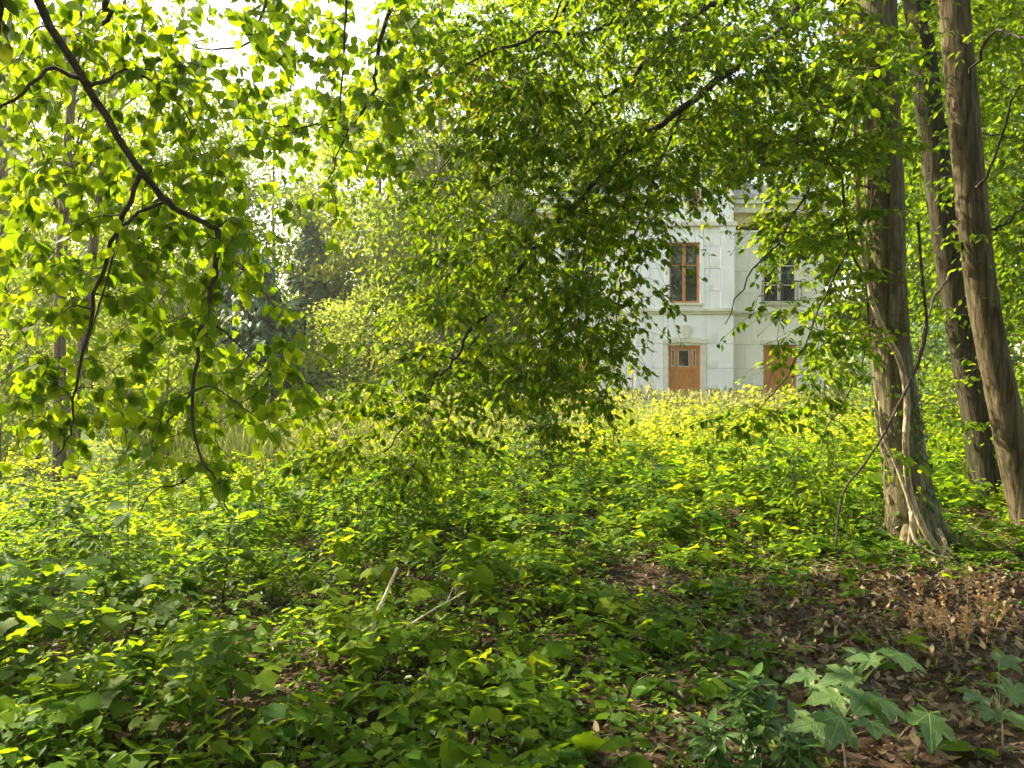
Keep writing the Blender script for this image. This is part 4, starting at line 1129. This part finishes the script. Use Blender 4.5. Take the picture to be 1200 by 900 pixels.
# young maples standing in the light before the meadow
def sapling(x, y, h, rad, n, label, size=(.07, .12), mat='under', tint=(.3, .7), group='young maples in the undergrowth', name='maple_sapling', tpl='maple_s', droop=0.0):
    z0 = float(ground_z(x, y)) - .03
    root = empty(name, (x, y, z0), label, 'sapling', group)
    b = np.array([x, y, z0]); top = b + np.array([RNG.normal(0, .06), RNG.normal(0, .06), h])
    st = MB(); st.tube(spline([b, (b+top)/2 + RNG.normal(0, .03, 3), top], 8), np.linspace(.006 + .004*h, .002, 8), 5); st.build('stem', M['twig'], root)
    tw = MB(); lv = Leaves()
    nb = max(4, n // 7)
    for i in range(nb):
        t = .3 + .7 * (i + RNG.random()) / nb
        a = RNG.uniform(0, 6.28); L = rad * RNG.uniform(.5, 1.1) * (1.15 - .5 * t)
        p0 = b + (top - b) * t; dv = np.array([math.cos(a), math.sin(a), RNG.uniform(.0, .45) - droop])
        e = p0 + dv * L; tw.tube(spline([p0, (p0+e)/2 + np.array([0, 0, .05*L]), e], 5), np.linspace(.003, .0012, 5), 4, cap=False)
        k = int(RNG.integers(5, 9)); s = RNG.uniform(.35, 1.05, k)
        ang = a + RNG.normal(0, .9, k)
        D = np.stack([np.cos(ang), np.sin(ang), RNG.uniform(-.4, .1, k) - droop], 1)
        lv.add(p0 + (e - p0) * s[:, None] + D * .03, D, np.array([0, 0, 1.0]) + RNG.normal(0, .25, (k, 3)), RNG.uniform(*size, k), np.clip(RNG.uniform(*tint) + RNG.normal(0, .15, k), 0, 1))
    tw.build('twigs', M['twig'], root)
    tag(link('foliage', lv.mesh('foliage', tpl), root, M[mat]), kind='stuff')
    return root
sapling(.42, 9.8, 1.35, .46, 800, 'dark bushy young tree standing in the middle of the sunlit meadow', (.05, .08), 'ivy', (0, .25), None, 'young_hornbeam', 'ovate', .25)  # shade of the dense foliage put into a darker leaf tint
sapling(-1.15, 7.6, .78, .55, 150, 'dark leafy bush behind the bare upright stick', (.06, .1), 'under', (0, .35), None)
for px, d, h, r, n, lab in ((770, 9.0, .85, .75, 130, 'broad young maple in bright sun below the central door'), (870, 8.4, 1.0, .8, 150, 'young maple spreading layered leaves left of the vine-wrapped trunk'),
                            (940, 9.4, 1.15, .7, 120, 'tall young maple close left of the vine-wrapped trunk'), (700, 8.2, .6, .6, 90, 'low young maple right of the dark middle bush'),
                            (560, 9.2, .95, .6, 110, 'young maple left of the dark middle bush'), (430, 8.6, .85, .7, 120, 'young maple under the tips of the drooping bough'),
                            (350, 9.6, .8, .7, 100, 'young maple below the linden branch tip'), (655, 6.6, .5, .5, 70, 'short young maple at the edge of the shade'),
                            (1130, 10.5, .9, .7, 110, 'young maple between the right hand trunks'), (1185, 6.3, .30, .4, 60, 'young maple at the foot of the right edge trunk'),
                            (820, 6.9, .5, .55, 70, 'small young maple above the open litter'), (250, 8.2, .6, .6, 90, 'young maple in the left undergrowth'), (90, 7.6, .55, .6, 90, 'young maple near the left edge'),
                            (1010, 5.9, .35, .4, 50, 'small young maple in front of the vine-wrapped trunk')):
    sapling((px-600)/F*d, d, h, r, n, lab)
for px, d, h, r, n, lab in ((500, 12.5, 1.25, .8, 260, 'yellow sunlit bush under the tip of the drooping bough'), (590, 14.0, 1.35, .8, 260, 'bright bush straight ahead at the meadow edge'), (720, 12.0, 1.25, .7, 300, 'yellow leafy bush right of the dark middle tree'),
                            (800, 13.5, 1.1, .8, 240, 'sunlit bush below the central house door'), (900, 14.5, 1.25, .9, 260, 'sunlit bush below the right oak shutter'), (985, 12.5, 1.2, .7, 220, 'sunlit bush close left of the thick trunk'), (1110, 13.0, 1.2, .8, 220, 'light green bush seen between the right trunks'),
                            (400, 14.0, 1.0, .8, 220, 'sunlit bush before the reed grass'), (310, 12.5, .85, .7, 200, 'low sunlit bush left of the reed grass')):
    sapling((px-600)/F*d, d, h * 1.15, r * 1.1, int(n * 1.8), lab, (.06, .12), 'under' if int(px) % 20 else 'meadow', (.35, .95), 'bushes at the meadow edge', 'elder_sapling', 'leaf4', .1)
BRAMBLES = ((60, 6.4, .62, .5, .1), (150, 7.4, .7, .6, .5), (30, 9.2, .85, .7, .7), (210, 9.4, .8, .7, .6), (300, 7.0, .6, .5, .2), (360, 8.2, .8, .55, .4), (420, 6.8, .62, .5, .05), (480, 7.3, .78, .55, .1),
                                      (540, 8.0, .8, .55, .3), (610, 7.6, .6, .5, .2), (690, 9.6, .85, .6, .5), (760, 7.9, .6, .5, .3), (840, 9.8, .9, .6, .5), (930, 7.6, .6, .45, .2), (500, 10.5, 1.0, .7, .6), (130, 5.2, .5, .4, .3), (260, 5.6, .5, .45, .1), (985, 8.6, .8, .5, .3))
ORD = ['first', 'second', 'third', 'fourth', 'fifth', 'sixth', 'seventh', 'eighth', 'ninth', 'tenth', 'eleventh', 'twelfth', 'thirteenth', 'fourteenth', 'fifteenth', 'sixteenth', 'seventeenth', 'eighteenth']
for i, (px, d, h, r, t) in enumerate(sorted(BRAMBLES)):
    sapling((px-600)/F*d, d, h * 1.35, r * 1.1, 330, 'leafy bramble mound rising from the undergrowth, %s from the left' % ORD[i], (.05, .095), 'under', (t, t + .3), 'bramble mounds in the undergrowth', 'bramble_bush', 'leaf4', .15)
# broad low seedlings in the foreground whose leaves can be told apart
def seedling(x, y, h, k, size, label, group, mat='under', tpl='maple_s'):
    z0 = float(ground_z(x, y)) - .01
    root = empty('maple_seedling', (x, y, z0), label, 'seedling', group)
    b = np.array([x, y, z0]); top = b + np.array([RNG.normal(0, .03), RNG.normal(0, .03), h])
    st = MB(); st.tube(spline([b, (b+top)/2 + RNG.normal(0, .01, 3), top], 5), np.linspace(.003, .0018, 5), 4); st.build('stem', M['stem'], root)
    a = RNG.uniform(0, 6.28) + np.arange(k)*2.4; t = np.linspace(.62, 1, k)
    D = np.stack([np.cos(a), np.sin(a), RNG.uniform(-.35, .1, k)], 1)
    P = b + (top - b) * t[:, None] + D * np.array([.05, .05, .0]) + np.array([0, 0, .01])
    pt = MB()
    for q, r in zip(P, t): pt.tube([b + (top-b)*r, q], [.0013, .001], 3, cap=False)
    pt.build('petioles', M['stem'], root)
    leaf_objects(root, tpl, mat, P, D, np.array([0, 0, 1.0]) + RNG.normal(0, .2, (k, 3)), RNG.uniform(size*.75, size*1.2, k), np.clip(RNG.random()*.6 + .4*RNG.random(k), 0, 1))
for row, y0, n, hh in (('front', 3.25, 9, .9), ('middle', 4.2, 11, 1.0), ('rear', 5.5, 12, 1.1)):
    k = 0
    for c in range(n):
        px = 45 + (c + RNG.uniform(.2, .8)) * 1110 / n; y = y0 + RNG.uniform(-.25, .3); x = (px - 600) / F * y
        if y < 3.7 and .7 < x < 2.3: continue
        z = 0 if px < 430 else (1 if px < 800 else 2)
        seedling(x, y, (RNG.uniform(.28, .5) if z == 0 else RNG.uniform(.10, .24)) * hh, int(RNG.integers(5, 9)), RNG.uniform(.075, .115) if z == 0 else RNG.uniform(.06, .085),
                 'young maple seedling, %s from the left in the %s row of the foreground' % (ORD[k], row), 'seedlings in the foreground')
        k += 1

# glossy laurel bush at the bottom
def laurel():
    c = at(885, 850, 3.0); gx, gy = c[0], c[1]; gz = float(ground_z(gx, gy))
    root = empty('laurel_bush', (gx, gy, gz), 'glossy dark green laurel bush with whorled leaves at the bottom edge', 'bush')
    st = MB(); L = Leaves()
    for i in range(36):
        a = RNG.uniform(0, 6.28); r = .22 * math.sqrt(RNG.random()); h = RNG.uniform(.14, .44) * (1 - .6 * (r/.24)**2)
        tip = np.array([gx + r*math.cos(a), gy + r*math.sin(a)*.9, gz + h + .03])
        st.tube(spline([np.array([gx + r*.3*math.cos(a), gy + r*.3*math.sin(a), gz]), tip - np.array([0, 0, h*.4]), tip], 6), np.linspace(.005, .003, 6), 5, cap=False)
        k = int(RNG.integers(6, 9)); aa = RNG.uniform(0, 6.28) + np.arange(k)*2.4
        el = np.linspace(-.45, .7, k)
        D = np.stack([np.cos(aa), np.sin(aa), el + RNG.normal(0, .12, k)], 1) + np.array([math.cos(a), math.sin(a), 0]) * r * 1.5
        P = tip - np.array([0, 0, 1]) * np.linspace(.05, 0, k)[:, None]
        L.add(P, D, np.array([0, 0, 1.0]) - D*.2 + RNG.normal(0, .15, (k, 3)), RNG.uniform(.08, .125, k), RNG.random(k))
    st.build('stems', M['stem'], root)
    P, D, N, S, T = L.arrays()
    leaf_objects(root, 'lance', 'laurel', P, D, N, S, T)
laurel()

# large-leaved maple seedlings in the right foreground
def big_seedling(name, label, base, tops, leaves):
    b = at(*base); b[2] = float(ground_z(b[0], b[1])) - .01
    root = empty(name, b, label, 'seedling')
    t = at(*tops)
    sm = MB(); cv = spline([b, (b+t)/2 + np.array([.015, 0, .01]), t], 10); sm.tube(cv, np.linspace(.005, .003, 10), 6); sm.build('stem', M['vine'], root, True)
    for (px, py, d, tx, ty, td, s, tint, nz) in leaves:
        p = at(px, py, d); q = at(tx, ty, td)
        D = q - p
        pm = MB(); j = cv[int(RNG.integers(6, 10))]; pm.tube(spline([j, (j+p)/2 + np.array([0, 0, .02]), p], 6), np.linspace(.0022, .0016, 6), 4); pm.build('petiole', M['stem'], root)
        leaf_objects(root, 'maple', 'maple', p[None], D[None], np.array([nz]), np.array([s]), np.array([tint]))
up = (0, -.25, 1.0)
big_seedling('sycamore_seedling', 'maple seedling with large five-lobed leaves beside the laurel bush', (992, 905, 2.85), (978, 826, 2.85), [
    (1018,818,2.85, 975,860,2.55, .15, .45, (.1,-.5,.8)), (1035,818,2.85, 1055,850,2.6, .15, .3, (.1,-.75,.6)), (1088,835,2.8, 1100,895,2.6, .15, .5, (0,-.8,.6)), (985,840,2.7, 965,898,2.5, .15, .2, (-.1,-.85,.5)),
    (985,815,2.85, 935,818,2.8, .14, .85, (0,-.25,1)), (965,845,2.8, 890,860,2.75, .14, .7, (0,-.3,1)), (1000,790,3.0, 950,800,3.0, .14, .4, up), (1030,775,3.1, 985,765,3.2, .13, .6, (0,-.35,1)),
    (1055,765,3.1, 1068,792,2.9, .135, .35, (.1,-.7,.7)), (1040,768,3.15, 1085,762,3.2, .11, .5, up), (955,790,3.1, 915,795,3.1, .12, .3, up), (1020,845,2.7, 1035,880,2.5, .11, .1, (0,-.6,.8)), (1010,770,3.2, 985,752,3.3, .10, .5, up)])
big_seedling('sycamore_seedling', 'maple seedling with large leaves at the right edge over leaf litter', (1175, 880, 3.2), (1165, 815, 3.2), [
    (1150,815,3.2, 1115,815,3.1, .11, .5, (0,-.4,1)), (1165,805,3.3, 1150,790,3.5, .10, .4, up), (1180,815,3.2, 1205,805,3.2, .13, .4, (0,-.4,1)), (1175,835,3.1, 1205,850,2.95, .12, .6, (0,-.5,.9)), (1160,830,3.1, 1150,855,2.95, .09, .3, (0,-.6,.8)), (1170,775,3.6, 1200,768,3.6, .13, .6, (0,-.3,1))])

# dried brown plants
DP = [(1085,700,5.3), (1110,715,5.1), (1127,705,5.2), (1112,745,4.8), (1130,745,4.8), (1146,722,5.0), (1157,715,5.1), (1166,728,5.0), (1170,745,4.8), (1090,748,4.7), (1075,757,4.6), (1102,775,4.45), (1132,772,4.5), (1155,765,4.6), (1188,752,4.7), (1120,760,4.6)]
for i, (px, py, d) in enumerate(sorted(DP)):
    p = at(px, py, d); x, y = p[0], p[1]; z0 = float(ground_z(x, y))
    root = empty('dried_plant', (x, y, z0), 'withered orange-brown curled plant at the right, %s from the left' % ORD[i], 'dried plant', 'withered plants at the right edge')
    st = MB(); L = Leaves()
    for s in range(int(RNG.integers(1, 4))):
        h = RNG.uniform(.12, .30); b = np.array([x + RNG.normal(0, .03), y + RNG.normal(0, .03), z0 - .01]); t = b + np.array([RNG.normal(0, .03), RNG.normal(0, .03), h])
        st.tube(spline([b, (b+t)/2 + RNG.normal(0, .008, 3), t], 5), np.linspace(.003, .0015, 5), 4)
        k = int(10 + h*50); tt = RNG.uniform(.35, 1, k)
        a = RNG.uniform(0, 6.28, k); D = np.stack([np.cos(a)*.6, np.sin(a)*.6, RNG.uniform(.0, 1.0, k)], 1)
        L.add(b + (t-b)*tt[:, None], D, rnd_unit(k), RNG.uniform(.022, .045, k), RNG.random(k))
    st.build('stem', M['dried'], root)
    tag(link('curled_leaves', L.mesh('curled_leaves', 'curl'), root, M['dried']), kind='stuff')

# sticks
def stick(name, label, pts, r0, r1, mat='drystick', twigs=()):
    P = [at(*p) for p in pts]
    root = empty(name, P[0], label, 'stick')
    m_ = MB(); m_.tube(spline(P, 16), np.linspace(r0, r1, 16), 7, jit=.12); m_.build('stick', M[mat], root, True)
    for t in twigs:
        q = [at(*p) for p in t]; m_ = MB(); m_.tube(spline(q, 6) if len(q) > 2 else np.array(q), np.linspace(r1*1.1, r1*.5, 6 if len(q) > 2 else 2), 5); m_.build('side_twig', M[mat], root, True)
stick('dead_stick', 'pale bare stick standing upright in the undergrowth', [(437,775,4.4),(437,738,4.4),(442,718,4.4),(452,697,4.42),(459,680,4.42),(466,665,4.45)], .014, .008)
stick('dead_stick', 'thin forked twig leaning right of the upright stick', [(450,762,4.3),(480,733,4.4),(505,716,4.5),(530,702,4.55),(546,693,4.6)], .006, .003, 'drystick', [[(524,705,4.54),(528,695,4.55),(531,688,4.56)]])
stick('dead_stick', 'thin dead twig lying on the litter left of the thick trunk', [(812,677,6.3),(835,680,6.25),(858,684,6.2),(876,692,6.1)], .012, .006, 'vine')
stick('dead_stick', 'short brown branch lying at the bottom right corner', [(1128,876,3.4),(1148,879,3.38),(1172,880,3.36)], .012, .009, 'bark')
stick('dead_stick', 'pale stick lying in the ground cover left of the open litter', [(836,738,4.85),(858,730,4.9),(880,723,4.95)], .008, .005, 'vine')
stick('dead_stick', 'brown fallen twig in the left undergrowth', [(190,738,4.9),(215,748,4.8),(245,752,4.75),(282,757,4.7)], .008, .004, 'vine')

# vines on the thick trunk
def vine(label, pts, r0, r1, mat='vine', sides=(), leaves=0):
    P = [at(p[0], p[1], p[2] - .07) for p in pts]
    root = empty('climbing_vine', P[0], label, 'vine')
    n = len(P) * 6
    m_ = MB(); m_.tube(spline(P, n), np.linspace(r0, r1, n), 8, jit=.07); m_.build('stem', M[mat], root, True)
    for s in sides:
        m_ = MB(); m_.tube(spline([at(p[0], p[1], p[2] - .07) for p in s], 16), np.linspace(r1*1.1, r1*.4, 16), 6); m_.build('shoot', M[mat], root, True)
vine('pale vine winding over the front of the thick trunk to its foot', [(1120,660,6.62),(1098,642,6.66),(1080,615,6.70),(1066,575,6.73),(1061,520,6.76),(1063,470,6.77),(1055,425,6.78),(1040,395,6.78),(1026,365,6.8),(1014,320,6.9),(1008,270,6.95),(1003,200,6.95),(1001,120,6.95),(1003,40,6.95),(1005,-60,6.95)], .030, .020, 'vine',
     [[(1066,640,6.62),(1068,600,6.68),(1050,545,6.76),(1034,510,6.8),(1030,470,6.84)], [(1068,600,6.66),(1072,632,6.58),(1095,650,6.5),(1120,655,6.45)], [(1098,620,6.64),(1108,640,6.55),(1095,672,6.4)]])
vine('dark vine crossing the thick trunk diagonally and trailing left', [(1076,260,6.8),(1080,320,6.75),(1086,380,6.72),(1078,420,6.7),(1066,448,6.7),(1050,480,6.68),(1035,510,6.66),(1012,545,6.6),(992,570,6.5),(983,600,6.4),(980,640,6.3)], .014, .009, 'twig')
vine('thin dark vine hanging just left of the thick trunk', [(996,40,6.5),(998,130,6.5),(984,180,6.5),(987,210,6.5),(991,260,6.5),(1000,300,6.5),(1014,330,6.6),(1018,380,6.7)], .011, .007, 'twig')

# ivy on the near linden trunk and the thick trunk foot
def trunk_ivy(label, C, rr, i0, i1, n, size, face):
    root = empty('ivy_plant', C[i0], label, 'ivy')
    j = RNG.integers(i0, i1, n); a = RNG.normal(face, .9, n)
    o = np.stack([np.cos(a), np.sin(a), np.zeros(n)], 1)
    P = C[j] + o * (rr[j][:, None] * 1.1 + .01) + np.stack([np.zeros(n), np.zeros(n), RNG.normal(0, .05, n)], 1)
    L = Leaves(); L.add(P, np.array([0, 0, -.8]) + o*.5 + RNG.normal(0, .3, (n, 3)), o + np.array([0, 0, .4]) + RNG.normal(0, .3, (n, 3)), RNG.uniform(size*.6, size*1.3, n), RNG.random(n))
    tag(link('foliage', L.mesh('foliage', 'heart'), root, M['ivy']), kind='stuff')
    s = MB(); s.tube(C[i0:i1] + np.array([math.cos(face), math.sin(face), 0]) * (rr[i0:i1, None] * 1.02), .006, 5); s.build('stem', M['vine'], root)
trunk_ivy('dark ivy at the top left corner on the linden trunk', LDC, LDR, 12, 34, 240, .06, 0.1)
trunk_ivy('dark ivy leaves climbing the shaded right side of the thick trunk', BTC, BTR, 2, 26, 260, .045, -.5)

# ------------------------------------------------------------------ air
hb = MB(); hb.box(-310, 310, -130, 430, -6, 30)
m, nt, out = new_mat('haze_air')
v = nt.nodes.new('ShaderNodeVolumePrincipled')
v.inputs['Density'].default_value = 0.0006
v.inputs['Color'].default_value = (.95, .95, .90, 1)
v.inputs['Anisotropy'].default_value = .4
nt.links.new(v.outputs[0], out.inputs['Volume'])
tag(hb.build('haze', m), 'thin sunlit haze in the air of the wood', 'haze', kind='stuff')
